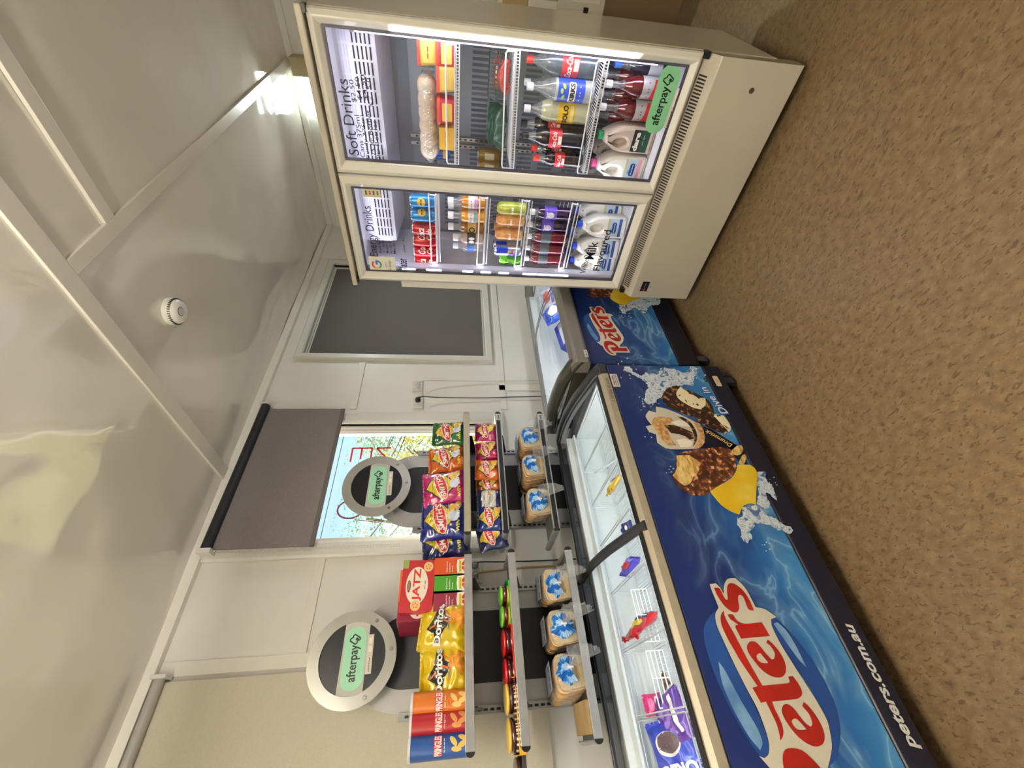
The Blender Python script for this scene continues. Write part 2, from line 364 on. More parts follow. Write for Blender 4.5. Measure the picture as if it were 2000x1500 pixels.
# outside: ground, trees
GR = M_noise('grass', [(.3, '#6f7a45'), (.7, '#a39a62')], scale=2, rough=.9)
struct('ground', MB().box(-30, 40, -30, 60, -.5, -.12, GR))
LEAF = [M('#8fa860', .6, var=.3), M('#b9bf74', .6, var=.3), M('#e6cf52', .6, var=.2)]; BARK = M('#6b5a48', .9)  # yellow leaf tone has the sun shining through put into the colour
def tree(x, y, h, rad, lm, label, n=420, seed=1, low=.35, tr=.08):
    r = random.Random(seed); t = thing('tree', label, 'tree', (x, y, -.12), 0, 'trees outside the window', True)
    MB().tube([(x, y, -.12), (x + .1, y, h * .3), (x - .05, y + .1, h * .6), (x + .1, y, h * .85)], tr, BARK, 8).build('trunk', t)
    b = MB()
    for _ in range(26):
        a = r.uniform(0, 2 * pi); zz = h * r.uniform(low, .9); q = rad * r.uniform(.4, .9); b.tube([(x, y, zz - .4), (x + q * cos(a), y + q * sin(a), zz)], .012, BARK, 4)
    for _ in range(n):
        while True:
            p = Vector((r.uniform(-1, 1), r.uniform(-1, 1), r.uniform(-1, 1)))
            if p.length < 1 and noise.noise(p * 2.2 + Vector((seed, 0, 0))) > -.12: break
        c = Vector((x, y, h * (low + 1) / 2)) + Vector((p.x * rad, p.y * rad, p.z * h * (1 - low) / 2 * 1.1)); s = r.uniform(.02, .05)
        d = Vector((r.gauss(0, 1), r.gauss(0, 1), r.gauss(0, 1))).normalized(); e = d.orthogonal().normalized() * s * .5; d = d * s
        b.add([c - d, c + e, c + d, c - e], [(0, 1, 2, 3)], r.choice(lm))
    b.build('foliage', t)
tree(5.3, 7.2, 3.4, 1.2, LEAF[:2], 'dense green leafy tree outside at the right of the window', 9000, 2, .05)
tree(3.1, 5.6, 2.5, .75, [LEAF[1], LEAF[2]], 'yellow backlit tree outside, seen low in the window behind the round sign', 4000, 5, .1)
tree(6.9, 11.6, 4.6, 1.3, [LEAF[1], LEAF[2], LEAF[1]], 'thin yellow green tree outside, standing behind the dense green one', 4200, 7, .3)
tree(3.9, 9.0, 3.9, 1.0, [LEAF[1], LEAF[0]], 'sparse tree outside at the left of the window with bare branches', 1300, 9, .5, .03)
# power line outside
wl = MB(); wl.tube([(-12, 12, 5.6), (0, 12.2, 5.2), (8, 12.1, 5.1), (20, 12, 5.5)], .012, M('#20242a', .6), 4)
tag(wl.build('power_line'), 'thin dark power line crossing the sky outside the window', 'cable')
# ---------------------------------------------------------------- blinds
FAB = M_noise('blind_fabric', [(.3, '#746c6c'), (.7, '#807979')], scale=260, rough=.85, detail=2)
FAB2 = M_noise('blind_fabric_dark', [(.3, '#5b5655'), (.7, '#656060')], scale=260, rough=.85, detail=2)
BLK = M('#1c1d22', .45); DGREY = M('#3a3b40', .5); WPLA = M('#d8d6cf', .35); SHADOWW = M('#2b2b2e', .6)
b1 = thing('roller_blind', 'grey roller blind with black roller, half down over the window behind the round signs', 'blind', (1.3, 2.25, 2.13), world=True)
MB().cyl((.845, 2.245, 2.625), (1.765, 2.245, 2.60), .026, BLK, 20).build('roller', b1)
fb = MB().box(.862, 1.748, 2.252, 2.2555, 2.125, 2.60, FAB); fb.build('fabric', b1)
MB().box(.862, 1.748, 2.249, 2.2595, 2.118, 2.142, FAB2).build('bottom_bar', b1, .002)
MB().box(.838, .862, 2.215, 2.295, 2.588, 2.65, WPLA).build('bracket', b1, .002); MB().box(1.765, 1.775, 2.215, 2.295, 2.57, 2.63, WPLA).build('bracket', b1, .002)
ch = MB()
for q in range(64):
    z = 2.6 - q * .0145
    ch.box(.848, .852, 2.232, 2.236, z, z + .008, WPLA); ch.box(.848, .852, 2.256, 2.26, z, z + .008, WPLA)
ch.build('bead_chain', b1)
b2 = thing('roller_blind', 'dark grey blind drawn fully down in the window beside the drinks fridge', 'blind', (2.86, 2.33, 1.19), world=True)
MB().box(2.318, 3.415, 2.330, 2.334, 1.20, 2.49, FAB2).build('fabric', b2); MB().box(2.318, 3.415, 2.326, 2.338, 1.188, 1.212, FAB2).build('bottom_bar', b2, .002)
b3 = thing('roller_blind', 'cream roller blind with rolled grey tube at the left end of the wall', 'blind', (-.1, 2.25, 1.0), world=True)
CREAM = M_noise('cream_fabric', [(.3, '#c3bcab'), (.7, '#cbc4b3')], scale=200, rough=.7)
MB().cyl((-.75, 2.255, 2.61), (.335, 2.255, 2.61), .02, M('#a9a7a1', .45), 18).build('roller', b3)
MB().box(-.75, .325, 2.272, 2.275, 1.0, 2.60, CREAM).build('fabric', b3); MB().box(.335, .35, 2.23, 2.292, 2.58, 2.64, WPLA).build('bracket', b3, .002)
# ---------------------------------------------------------------- smoke alarm
sa = thing('smoke_alarm', 'round white smoke alarm with grey centre button on the ceiling', 'smoke alarm', (1.628, 1.375, 2.695), world=True)
sb = MB(); sb.lathe([(.001, 2.648), (.030, 2.649), (.048, 2.655), (.055, 2.666), (.055, 2.672), (.060, 2.675), (.062, 2.683), (.062, 2.6995)], M('#e8e6df', .35), 40, (1.628, 1.375), cap0=True); sb.build('case', sa)
g = MB()
for i in range(36): a = 2 * pi * i / 36; g.xf(Matrix.Identity(4)); s0 = len(g.v); g.box(.0545, .0605, -.0018, .0018, -.004, .006, BLK); g.xf(Matrix.Translation((1.628, 1.375, 2.672)) @ Matrix.Rotation(a, 4, 'Z'), s0)
g.build('vent_slots', sa)
bt = MB(); bt.lathe([(.018, 2.6465), (.018, 2.650)], M('#cfd0cf', .3), 30, (1.62, 1.367)); bt.build('test_button', sa)
rg = MB(); rg.lathe([(.0182, 2.6475), (.0205, 2.6478), (.0205, 2.651)], DGREY, 30, (1.62, 1.367), cap0=False); rg.build('button_ring', sa)
# ---------------------------------------------------------------- power outlets and cables
OUT = M('#dfded8', .3)
def outlet(cx, cz, w, h, label, plugs):
    t = thing('power_outlet', label, 'power outlet', (cx, YW, cz), group='power outlets on the long wall', world=True)
    MB().box(cx - w / 2, cx + w / 2, YW - .012, YW, cz - h / 2, cz + h / 2, OUT).build('face_plate', t, .003)
    for sx, m in plugs:
        p = MB(); p.cyl((cx + sx, YW - .012, cz), (cx + sx, YW - .03, cz), .019, m, 20, .017); p.cyl((cx + sx, YW - .03, cz), (cx + sx, YW - .045, cz - .012), .011, m, 12, .008); p.build('plug', t)
    for sx in (-.03, .03): MB().box(cx + sx - .004, cx + sx + .004, YW - .016, YW - .012, cz + h / 2 - .018, cz + h / 2 - .006, OUT).build('switch', t, .001)
outlet(1.985, 1.676, .095, .07, 'white power outlet with white plug, nearer the fridge', [(0, OUT)])
outlet(1.838, 1.664, .10, .07, 'white power outlet with round black plug and black cable', [(.01, BLK)])
CLR = M('#9a9c9c', .15)
outlet(.715, 1.30, .12, .075, 'power outlet with two clear plugs between the two shelf stands', [(.025, CLR), (-.025, CLR)])
def cable(name, pts, r, m, label):
    tag(MB().tube(pts, r, m, 6).build(name), label, 'cable')
def smooth(pts, n=8):
    P = [Vector(p) for p in pts]; o = []
    for i in range(len(P) - 1):
        a, b, c, d = P[max(i - 1, 0)], P[i], P[i + 1], P[min(i + 2, len(P) - 1)]
        for k in range(n): t = k / n; o.append(.5 * ((2 * b) + (c - a) * t + (2 * a - 5 * b + 4 * c - d) * t * t + (3 * b - a - 3 * c + d) * t ** 3))
    return o + [P[-1]]
cable('power_cable', smooth([(1.985, 2.255, 1.66), (2.005, 2.26, 1.62), (2.02, 2.275, 1.5), (2.03, 2.288, 1.2), (2.04, 2.29, .9), (2.04, 2.285, .5)]), .003, M('#c9c8c3', .4), 'pale grey cable running down the wall below the white plug')
cable('power_cable', smooth([(1.848, 2.255, 1.652), (1.862, 2.262, 1.62), (1.868, 2.28, 1.5), (1.872, 2.286, 1.2), (1.885, 2.288, .95), (1.89, 2.284, .5)]), .0035, BLK, 'thin black cable hanging down the wall from the black plug')
cable('power_cable', smooth([(.74, 2.255, 1.288), (.75, 2.265, 1.27), (.752, 2.285, 1.15), (.75, 2.288, .95), (.75, 2.285, .5)]), .0035, BLK, 'black cable dropping behind the shelf stands beside a yellow cable')
cable('power_cable', smooth([(.69, 2.255, 1.288), (.70, 2.27, 1.26), (.712, 2.285, 1.12), (.72, 2.287, .95), (.72, 2.285, .5)]), .0045, M('#b8924a', .5), 'yellow tan cable dropping behind the shelf stands')
# ================================================================== two-door display fridge
ENAM_SHADED = M_noise('fridge_enamel_shaded', [(.3, '#b8b09f'), (.7, '#bdb5a4')], scale=4, rough=.16, coat=.9, bump=.12, bscale=6, bdist=.01)  # base enamel darker than the doors: light falloff put into the colour
DOORM = M_noise('fridge_door_enamel', [(.3, '#e0dcd1'), (.7, '#e5e1d6')], scale=4, rough=.16, coat=.9, bump=.1, bscale=6, bdist=.01)
SIDE = M_noise('fridge_side_enamel', [(.3, '#bfb7a7'), (.7, '#c4bcac')], scale=4, rough=.28, coat=.3, bump=.25, bscale=5, bdist=.02)
LINER = M('#e2e1ea', .3); BLACK = M('#0c0c10', .4); WIREM = M('#e9e9ec', .3); RUB = M('#3c3c48', .5); CHROME = M('#c9cbce', .2, .9)
LED = M('#e6e8ff', .5, emit=6.)
FX, FB, FY0, FY1 = 1.96, 2.56, .29, 1.43
fr = thing('display_fridge', 'tall cream two door glass drinks fridge with lettered doors', 'display fridge', (2.25, .86, 0), world=True)
b = MB()   # cabinet shell
b.box(FX - .006, FB, FY0 - .002, FY1 + .004, 1.937, 1.962, ENAM_SHADED)                        # canopy sheet
b.box(2.006, FB, FY0 + .002, FY0 + .038, .13, 1.937, SIDE).box(2.006, FB, FY1 - .036, FY1, .13, 1.937, SIDE)
b.box(2.52, FB, FY0 + .038, FY1 - .036, .13, 1.937, SIDE).box(2.006, 2.52, FY0 + .038, FY1 - .036, .13, .488, SIDE)
b.box(2.006, 2.52, FY0 + .038, FY1 - .036, 1.90, 1.937, SIDE)
b.build('cabinet_shell', fr, .005)
for y in (FY0 + .08, FY1 - .08):
    for x in (2.08, 2.48): b = MB(); b.cyl((x, y, .13), (x, y, .055), .022, BLACK, 12); b.cyl((x, y - .014, .032), (x, y + .014, .032), .031, DGREY, 18); b.build('castor', fr)
# lining
b = MB(); i0, i1 = FY0 + .039, FY1 - .037
b.box(2.008, 2.50, i0, i0 + .004, .49, 1.90, LINER).box(2.008, 2.50, i1 - .004, i1, .49, 1.90, LINER).box(2.49, 2.50, i0, i1, .49, 1.90, M('#8f929b', .4))
b.box(2.008, 2.50, i0, i1, .488, .494, M('#e9eaf2', .25)).box(2.008, 2.5, i0, i1, 1.893, 1.90, LINER)
b.box(2.008, 2.035, .845, .862, .49, 1.90, LINER)
b.build('lining', fr)
# rear air grille
b = MB(); GR1 = M('#969ca8', .35, .3)
b.box(2.47, 2.488, i0 + .03, i1 - .03, .56, 1.64, GR1)
SL = M('#626875', .6)
for j in range(40):
    y = i0 + .06 + j * .0236
    for z0, z1 in ((.62, .70), (.74, .82), (.88, .96), (1.0, 1.08), (1.14, 1.22), (1.26, 1.34), (1.40, 1.48), (1.52, 1.58)): b.box(2.4685, 2.4705, y, y + .0125, z0, z1, SL)
b.build('rear_air_grille', fr)
# evaporator cover with louvres
EV = M('#dcdcec', .3); b = MB()
b.loft([[(2.15, y, 1.893), (2.15, y, 1.765), (2.16, y, 1.735), (2.46, y, 1.715), (2.46, y, 1.893)] for y in (i0 + .01, i1 - .12)], EV, smooth=False)
for g in range(17):
    y = i0 + .045 + g * .0515
    if y > i1 - .17: break
    if g % 1 == 0:
        for q in range(5): b.box(2.1485, 2.151, y, y + .043, 1.752 + q * .0165, 1.7575 + q * .0165, BLACK)
        for q in range(4): b.box(2.1485, 2.151, y, y + .041, 1.845 + q * .011, 1.848 + q * .011, M('#cfcfe0', .4))
b.build('evaporator_cover', fr)
# LED strips: one at the left post, one at the right post, one on the middle post
b = MB().box(2.010, 2.05, 1.336, i1 - .004, .50, 1.89, M('#c9cadb', .3)); b.build('side_post', fr)
for y, s in ((1.348, -1), (i0 + .020, 1), (.853, 0)):
    b = MB(); b.box(2.004, 2.034, y - .009, y + .009, .60, 1.80, M('#b9bad0', .3))
    if s == -1:
        for z0, z1 in ((1.63, 1.70), (1.49, 1.57), (1.32, 1.375), (1.22, 1.275), (1.12, 1.175), (.78, 1.04)): b.box(2.002, 2.004, y - .004, y + .006, z0, z1, LED)
    if s == 1: b.box(2.003, 2.0045, y + .002, y + .008, .62, 1.78, M('#c9c9ff', .5, emit=2.2))
    b.build('led_strip', fr)
area('led_light', (2.03, 1.330, 1.2), (radians(90), 0, 0), .03, 1.2, 1.7, (.82, .84, 1), fr).rotation_euler = (radians(-90), 0, radians(0))
area('led_light', (2.05, i0 + .022, 1.2), (0, 0, 0), .03, 1.2, 1.5, (.84, .86, 1), fr).rotation_euler = (radians(90), 0, 0)
for yy in (.78, .92): 
    l = area('led_light', (2.045, .853 + (.012 if yy > .86 else -.012), 1.2), (0, 0, 0), .03, 1.2, 1.0, (.83, .86, 1), fr); l.rotation_euler = (radians(90 if yy > .86 else -90), 0, 0)
area('led_light', (2.08, .86, 1.88), (0, 0, 0), .06, .9, .8, (.82, .82, 1), fr)
# doors
def door_(y0, y1, z0, z1, gl, name):
    d = MB(); frame_ring(d, y0, y1, z0, z1, 1, [(0, 0)], ENAM_SHADED) if 0 else None
    gy0, gy1, gz0, gz1 = gl
    rings = []
    for t, h in ((0, .0), (0, .020), (.10, .030), (.42, .044), (.56, .044), (.92, .026), (1, .018), (1, .004)):
        A = (y0 + (gy0 - y0) * t, z0 + (gz0 - z0) * t); B = (y1 + (gy1 - y1) * t, z1 + (gz1 - z1) * t)
        rings.append([(FX + .042 - h, a, c) for a, c in ((A[0], A[1]), (B[0], A[1]), (B[0], B[1]), (A[0], B[1]))])
    d.loft(rings, DOORM, False, False, smooth=False); o = d.build('door', fr, .004)
    g = MB(); frame_ring(g, gy0 - .004, gy1 + .004, gz0 - .004, gz1 + .004, .012, [(0, .0), (0, .012), (1, .012), (1, 0)], RUB, 'X', FX + .034, -1); g.build('gasket', o)
    MB().box(FX + .026, FX + .031, gy0, gy1, gz0, gz1, GLASS).build('glass_pane', o)
    return o
dr = door_(.294, .851, .458, 1.932, (.341, .796, .498, 1.886), 'right'); dl = door_(.857, 1.412, .460, 1.931, (.91, 1.356, .522, 1.884), 'left')
b = MB()
for (y, z0, z1) in ((.300, 1.925, 1.9365), (.300, .440, .460), (1.404, 1.925, 1.9365), (1.404, .44, .462)): MB().box(FX - .002, FX + .03, y - .012, y + .012, z0, z1, BLACK).build('hinge', fr)
# lettering on the glass; u runs to the right seen from the room (= -Y)
GT = FX + .024
gf = lambda u, v: Vector((GT, -u, v))
INK = M('#15152c', .5); INK2 = M('#23233a', .5)
def glasstext(par, rows):
    for s, ya, yb, z0, z1, m, bold in rows:
        q = MB(); q.text(s, -ya, -yb, z0, z1, gf, m, bold); q.build('lettering', par)
glasstext(dr, [('Soft Drinks', .775, .50, 1.826, 1.868, INK, .0), ('Cans 375ml', .782, .62, 1.802, 1.822, INK2, .004), ('$2.50', .575, .50, 1.802, 1.822, INK2, .004),
    ('Bundy 375ml', .785, .62, 1.780, 1.799, INK2, .004), ('$4.50', .565, .49, 1.780, 1.799, INK2, .004), ('1.25 ltr Bottles', .790, .60, 1.756, 1.776, INK2, .004), ('$4.50', .565, .48, 1.757, 1.776, INK2, .004),
    ('2ltr Bottles', .79, .635, 1.737, 1.754, INK2, .006), ('$ - . 5 0', .585, .49, 1.741, 1.756, INK2, .004)])
glasstext(dl, [('Energy Drinks', 1.268, 1.0, 1.800, 1.852, INK, .002), ('Red Bull', 1.245, 1.165, 1.790, 1.803, INK2, .004), ('V - drink', 1.245, 1.17, 1.772, 1.785, INK2, .004), ('Mother', 1.245, 1.19, 1.755, 1.768, INK2, .004),
    ('Rockstar', 1.246, 1.17, 1.737, 1.750, INK2, .004), ('Max Blue', 1.247, 1.17, 1.719, 1.732, INK2, .004), ('Water', 1.356, 1.272, 1.668, 1.715, INK, .014), ('power / Ad', 1.235, 1.155, 1.667, 1.682, INK2, .003),
    ('Milk', 1.225, 1.12, .665, .715, INK, .012), ('White 2', 1.315, 1.20, .690, .722, INK2, .006), ('Flavoured', 1.295, 1.05, .612, .652, INK, .014), ('250mm / 500mm', 1.29, 1.17, .585, .598, INK2, .003)])
# stickers
def gpoly(mb, loops, m, e=0): mb.poly(loops, lambda u, v: Vector((GT - .0006 - e, -u, v)), m)
GREEN = M('#7fbf92', .45); MINT = M('#9fd9b8', .45); PAPER = M('#e6e1d5', .6); PAPER2 = M('#d8c9b8', .6); MARK = M('#0d1512', .4)
def loopmark(cx, cy, s):
    """two interlocking rounded arrow loops drawn as strokes"""
    out = []
    def st(a, b, w=.11):
        a, b = Vector(a), Vector(b); d = (b - a).normalized() ; nn = Vector((-d.y, d.x)) * w; a = a - d * w * .6; b = b + d * w * .6
        out.append([(cx + s * p.x, cy + s * p.y) for p in (a - nn, b - nn, b + nn, a + nn)])
    for a, b in (((-.9, -.1), (-.25, .95)), ((-.25, .95), (.1, .95)), ((.1, .95), (.45, .35)), ((-.9, -.1), (-.7, -.4)), ((-.7, -.4), (.2, -.4)), ((.2, -.4), (-.05, -.15)), ((.2, -.4), (-.05, -.65)),
                 ((.9, .1), (.25, -.95)), ((.25, -.95), (-.1, -.95)), ((-.1, -.95), (-.3, -.62)), ((.9, .1), (.7, .4)), ((.7, .4), (.35, .4))): st(a, b)
    return out
def afterpay(mb, u0, u1, v0, v1, fn, m=GREEN, ink=MARK, e=.0012, fe=None):
    """green pill with its wordmark; fn(u,v,e)"""
    h = v1 - v0; mb.poly(rrect(u0, u1, v0, v1, h * .48, 8), lambda a, c: fn(a, c, e), m)
    w = u1 - u0; mb.text('afterpay', u0 + w * .13, u0 + w * .70, v0 + h * .22, v0 + h * .76, lambda a, c: fn(a, c, e + .001), ink, .018)
    for l in loopmark(u0 + w * .79, v0 + h * .53, h * .235): mb.poly(l, lambda a, c: fn(a, c, e + .001), ink)
gfe = lambda u, v, e: Vector((GT - e, -u, v))
q = MB(); afterpay(q, -.590, -.343, .520, .606, gfe); q.build('green_sticker', dr)
q = MB(); gpoly(q, rrect(-.565, -.42, .500, .517, .002), PAPER2)
q.text('We accept afterpay', -.56, -.50, .505, .511, lambda u, v: gfe(u, v, .0016), MARK)
for cx in (-.475, -.443): gpoly(q, rrect(cx - .011, cx + .011, .503, .514, .003), PAPER, .0006)
q.build('small_label', dr)
q = MB(); gpoly(q, rrect(-1.362, -1.268, 1.728, 1.862, .006), PAPER)
cx, cz, ro, ri = -1.316, 1.825, .026, .0175
def arc(a0, a1, m):
    n = 8; P = [(cx + ro * cos(radians(a0 + (a1 - a0) * i / n)), cz + ro * sin(radians(a0 + (a1 - a0) * i / n))) for i in range(n + 1)] + [(cx + ri * cos(radians(a1 - (a1 - a0) * i / n)), cz + ri * sin(radians(a1 - (a1 - a0) * i / n))) for i in range(n + 1)]
    gpoly(q, P, m, .0006)
arc(40, 150, M('#d8453a', .5)); arc(150, 208, M('#e9b13b', .5)); arc(208, 310, M('#3c9c57', .5)); arc(310, 360, M('#3f66c0', .5)); gpoly(q, [(cx, cz - .005), (cx + ro, cz - .005), (cx + ro, cz + .005), (cx, cz + .005)], M('#3f66c0', .5), .0007)
q.text('review us', -1.335, -1.295, 1.775, 1.783, lambda u, v: gfe(u, v, .0014), M('#7d7a72', .5)); q.text('on Google', -1.35, -1.285, 1.748, 1.764, lambda u, v: gfe(u, v, .0014), M('#6b6963', .5)); q.build('white_sticker', dl)
q = MB(); gpoly(q, rrect(-.955, -.912, 1.758, 1.838, .003), M('#cfc9a4', .5))
for i, c in enumerate(('#5a5a3a', '#3a5a5a', '#b0503a', '#4a4a3a')): gpoly(q, rrect(-.945, -.925, 1.768 + i * .017, 1.776 + i * .017, .002), M(c, .5), .0006)
q.build('price_sticker', dl)
q = MB(); q.box(2.004, 2.009, i1 - .045, i1 - .008, 1.575, 1.625, PAPER).build('temperature_card', fr)
q = MB()
for z in (1.585, 1.615): q.box(2.0025, 2.004, i1 - .040, i1 - .036, z - .002, z + .002, M('#5a9a6a', .5)).box(2.0025, 2.004, i1 - .03, i1 - .012, z - .001, z + .001, DGREY)
q.build('card_print', fr)
# base
b = MB(); bx = 1.932
b.loft([[(2.0, y, .05), (bx, y, .055), (bx, y, .402), (bx + .012, y, .412), (1.992, y, .446), (2.02, y, .446), (2.02, y, .05)] for y in (FY0 + .004, FY1 - .004)], ENAM_SHADED, smooth=False); base = b.build('base_panel', fr, .003)
b = MB(); U = Vector((1.992 - bx - .012, 0, .446 - .412)); U.normalize(); Nn = Vector((-U.z, 0, U.x))
n = 84
for j in range(n):
    y = FY0 + .075 + j * (FY1 - FY0 - .12) / n; y2 = y + .0062
    c = [Vector((bx + .012, y, .412)) + U * .016 + Nn * .001, Vector((bx + .012, y2, .412)) + U * .016 + Nn * .001, Vector((bx + .012, y2, .412)) + U * .054 + Nn * .001, Vector((bx + .012, y, .412)) + U * .054 + Nn * .001]
    b.add(c, [(0, 1, 2, 3)], BLACK)
b.build('vent_slots', base)
b = MB(); b.box(bx - .003, bx, 1.318, 1.382, .322, .362, BLACK)
b.text('8', -1.375, -1.366, .334, .350, lambda u, v: Vector((bx - .0042, -u, v)), M('#a3262c', .5, emit=.6)).text('Bromic', -1.360, -1.325, .337, .350, lambda u, v: Vector((bx - .0042, -u, v)), M('#8a3a3e', .5)); b.build('controller', base)
b = MB(); b.cyl((bx - .002, .391, .228), (bx + .001, .391, .228), .0105, M('#3b3630', .4), 20); b.build('lock', base)
b = MB(); b.box(bx - .0015, bx, 1.349, 1.354, .305, .309, BLACK); b.build('indicator', base)
# shelves
def wire_shelf(y0, y1, z, zt, x0=2.045, x1=2.44, dz=0):
    q = MB(); n = 34
    for i in range(n + 1):
        x = x0 + .006 + (x1 - x0 - .006) * i / n
        if i % 8 == 0: q.rod((x, y0, z), (x, y1, z + dz), .0028, WIREM)
    m_ = int((y1 - y0) / .0105)
    for j in range(m_ + 1):
        y = y0 + (y1 - y0) * j / m_; zz = z + dz * j / m_
        q.rod((x0 + .004, y, zz + .003), (x1, y, zz + .003), .0016, WIREM); q.rod((x0 + .002, y, zz + .004), (x0 + .002, y, zz - .012), .0016, WIREM)
    q.rod((x0, y0, z + .004), (x0, y1, z + dz + .004), .0028, WIREM); q.rod((x0, y0, z - .013), (x0, y1, z + dz - .013), .0028, WIREM)
    q.tube([(x0 - .002, y0, z), (x0 - .004, y0 + .002, zt - .006), (x0 - .004, y0 + .012, zt), (x0 - .004, y1 - .012, zt + dz), (x0 - .004, y1 - .002, zt - .006 + dz), (x0 - .002, y1, z + dz)], .0036, WIREM, 6)
    for y, e in ((y0, 0), (y1, dz)): q.tube([(x0, y, z + e), (x1, y, z + e)], .003, WIREM, 5)
    return q
SHL = [(1.510, 1.543), (1.258, 1.296), (1.048, 1.086), (.802, .833)]; SHR = [(1.415, 1.454, 0), (1.180, 1.222, -.02), (.820, .856, -.014)]
for z, zt in SHL: wire_shelf(1.322 , .955, z, zt).build('wire_shelf', fr)
for z, zt, dz in SHR: wire_shelf(.367, .806, z, zt, dz=dz).build('wire_shelf', fr)
for yy in (.872, .838):
    q = MB(); q.box(2.45, 2.462, yy - .008, yy + .008, .5, 1.65, CHROME)
    for i in range(40): q.box(2.449, 2.4495, yy - .003, yy + .003, .52 + i * .028, .532 + i * .028, BLACK)
    q.build('shelf_support', fr)
# side duct and cabinet behind
t = thing('cable_duct', 'narrow white boxed duct standing just left of the fridge door edge', 'duct', (2.1, 1.47, 1.2), world=True)
MB().box(2.05, 2.35, 1.4345, 1.502, 1.255, 1.72, M('#d9d5c9', .3)).build('box', t, .002); MB().cyl((2.046, 1.484, 1.705), (2.05, 1.484, 1.705), .004, CHROME, 10).build('screw', t)
t = thing('storage_counter', 'white and brown storage counter glimpsed at the right behind the fridge', 'counter', (3.75, -.1, 0), world=True)
MB().box(3.5, 4.06, -.9, .52, 0, .50, M('#6a5238', .5)).build('plinth', t); MB().box(3.48, 4.06, -.9, .53, .50, .80, M('#c9c2b2', .4)).box(3.48, 4.06, .36, .53, .80, .98, M('#ddd8ca', .4)).build('cabinet', t, .003)
for y in (.25, .50):
    MB().box(3.474, 3.48, y - .11, y + .1, .53, .78, M('#d5cfc0', .4)).build('drawer_front', t, .002)
MB().box(3.47, 3.474, .37, .44, .60, .63, BLACK).build('handle', t)
bx_ = thing('cardboard_box', 'brown box on the counter behind the fridge', 'box', (3.8, .2, .98), world=True)
MB().box(3.52, 4.0, .0, .50, .981, 1.14, M('#b39b72', .7)).build('carton', bx_, .003)
# lamp behind the fridge that lights the end wall
t = thing('wall_light', 'bright white light fitting on the end wall above and behind the fridge', 'lamp', (4.07, .99, 2.6), world=True)
MB().box(3.99, 4.09, .90, 1.02, 2.50, 2.66, M('#b7a884', .5)).build('housing', t, .004)
MB().box(4.02, 4.085, 1.02, 1.30, 2.52, 2.62, M('#f2fff8', .5, emit=5)).build('tube', t, .01)
# ================================================================== drinks and food makers (local frame: front is -y, base centre at the origin)
ALU = M('#c4c6ca', .25, .9); DARKLIQ = M('#1a0e10', .12, coat=.6); WHITECAP = M('#e9eaee', .35); SHINE = dict(coat=.8)
def cylfn(r, e=.0006): return lambda u, v: Vector(((r + e) * sin(u / r), -(r + e) * cos(u / r), v))
def can(body, deco, h=.122, r=.0325):
    def f(o):
        q = MB(); q.lathe([(r * .75, 0), (r * .82, .003), (r, .012), (r, h - .014), (r * .84, h - .003)], body, 26); q.build('can_body', o)
        q = MB(); q.lathe([(r * .85, h - .004), (r * .86, h), (r * .80, h), (r * .78, h - .003), (.004, h - .003)], ALU, 26); q.box(-.006, .006, -.012, .004, h - .002, h - .0005, ALU); q.build('lid', o)
        q = MB(); deco(q, cylfn(r), r, h); q.build('print', o)
    return f
def bottle(h, r, liq, cap, lab, deco=None, shoulder=.62, fill=.8, neck=.012, l0=.38, l1=.62, top=None, waist=1):
    hb = h - .022
    def prof(z0, z1):
        P = [(0, r * .7), (.01, r * .96), (.03, r), (l0 * .95, r * waist), (l1 * 1.02, r * waist), (shoulder, r), (shoulder + .10, r * .86), (shoulder + .20, r * .55), (shoulder + .28, neck * 1.15), (1, neck)]
        o = []
        for i in range(41):
            t = i / 40; z = z0 + (z1 - z0) * t; s = z / hb
            for (a, ra), (b_, rb_) in zip(P, P[1:]):
                if a <= s <= b_ + 1e-6: o.append((ra + (rb_ - ra) * (s - a) / (b_ - a), z)); break
        return o
    def f(o):
        zf = hb * fill
        q = MB(); q.lathe(prof(0, zf), liq, 24); q.build('bottle_body', o)
        q = MB(); q.lathe(prof(zf, hb), top or CLEARPET, 24, cap0=False, cap1=False); q.build('clear_neck', o)
        q = MB(); q.lathe([(neck * 1.22, hb - .006), (neck * 1.25, hb), (neck * 1.25, h - .003), (neck * 1.1, h)], cap, 18); q.build('cap', o)
        if lab:
            q = MB(); rr = r * waist + .0008; q.lathe([(rr, hb * l0), (rr, hb * l1)], lab, 26, cap0=False, cap1=False)
            if deco: deco(q, cylfn(rr, .0008), hb * l0, hb * l1, rr)
            q.build('label', o)
    return f
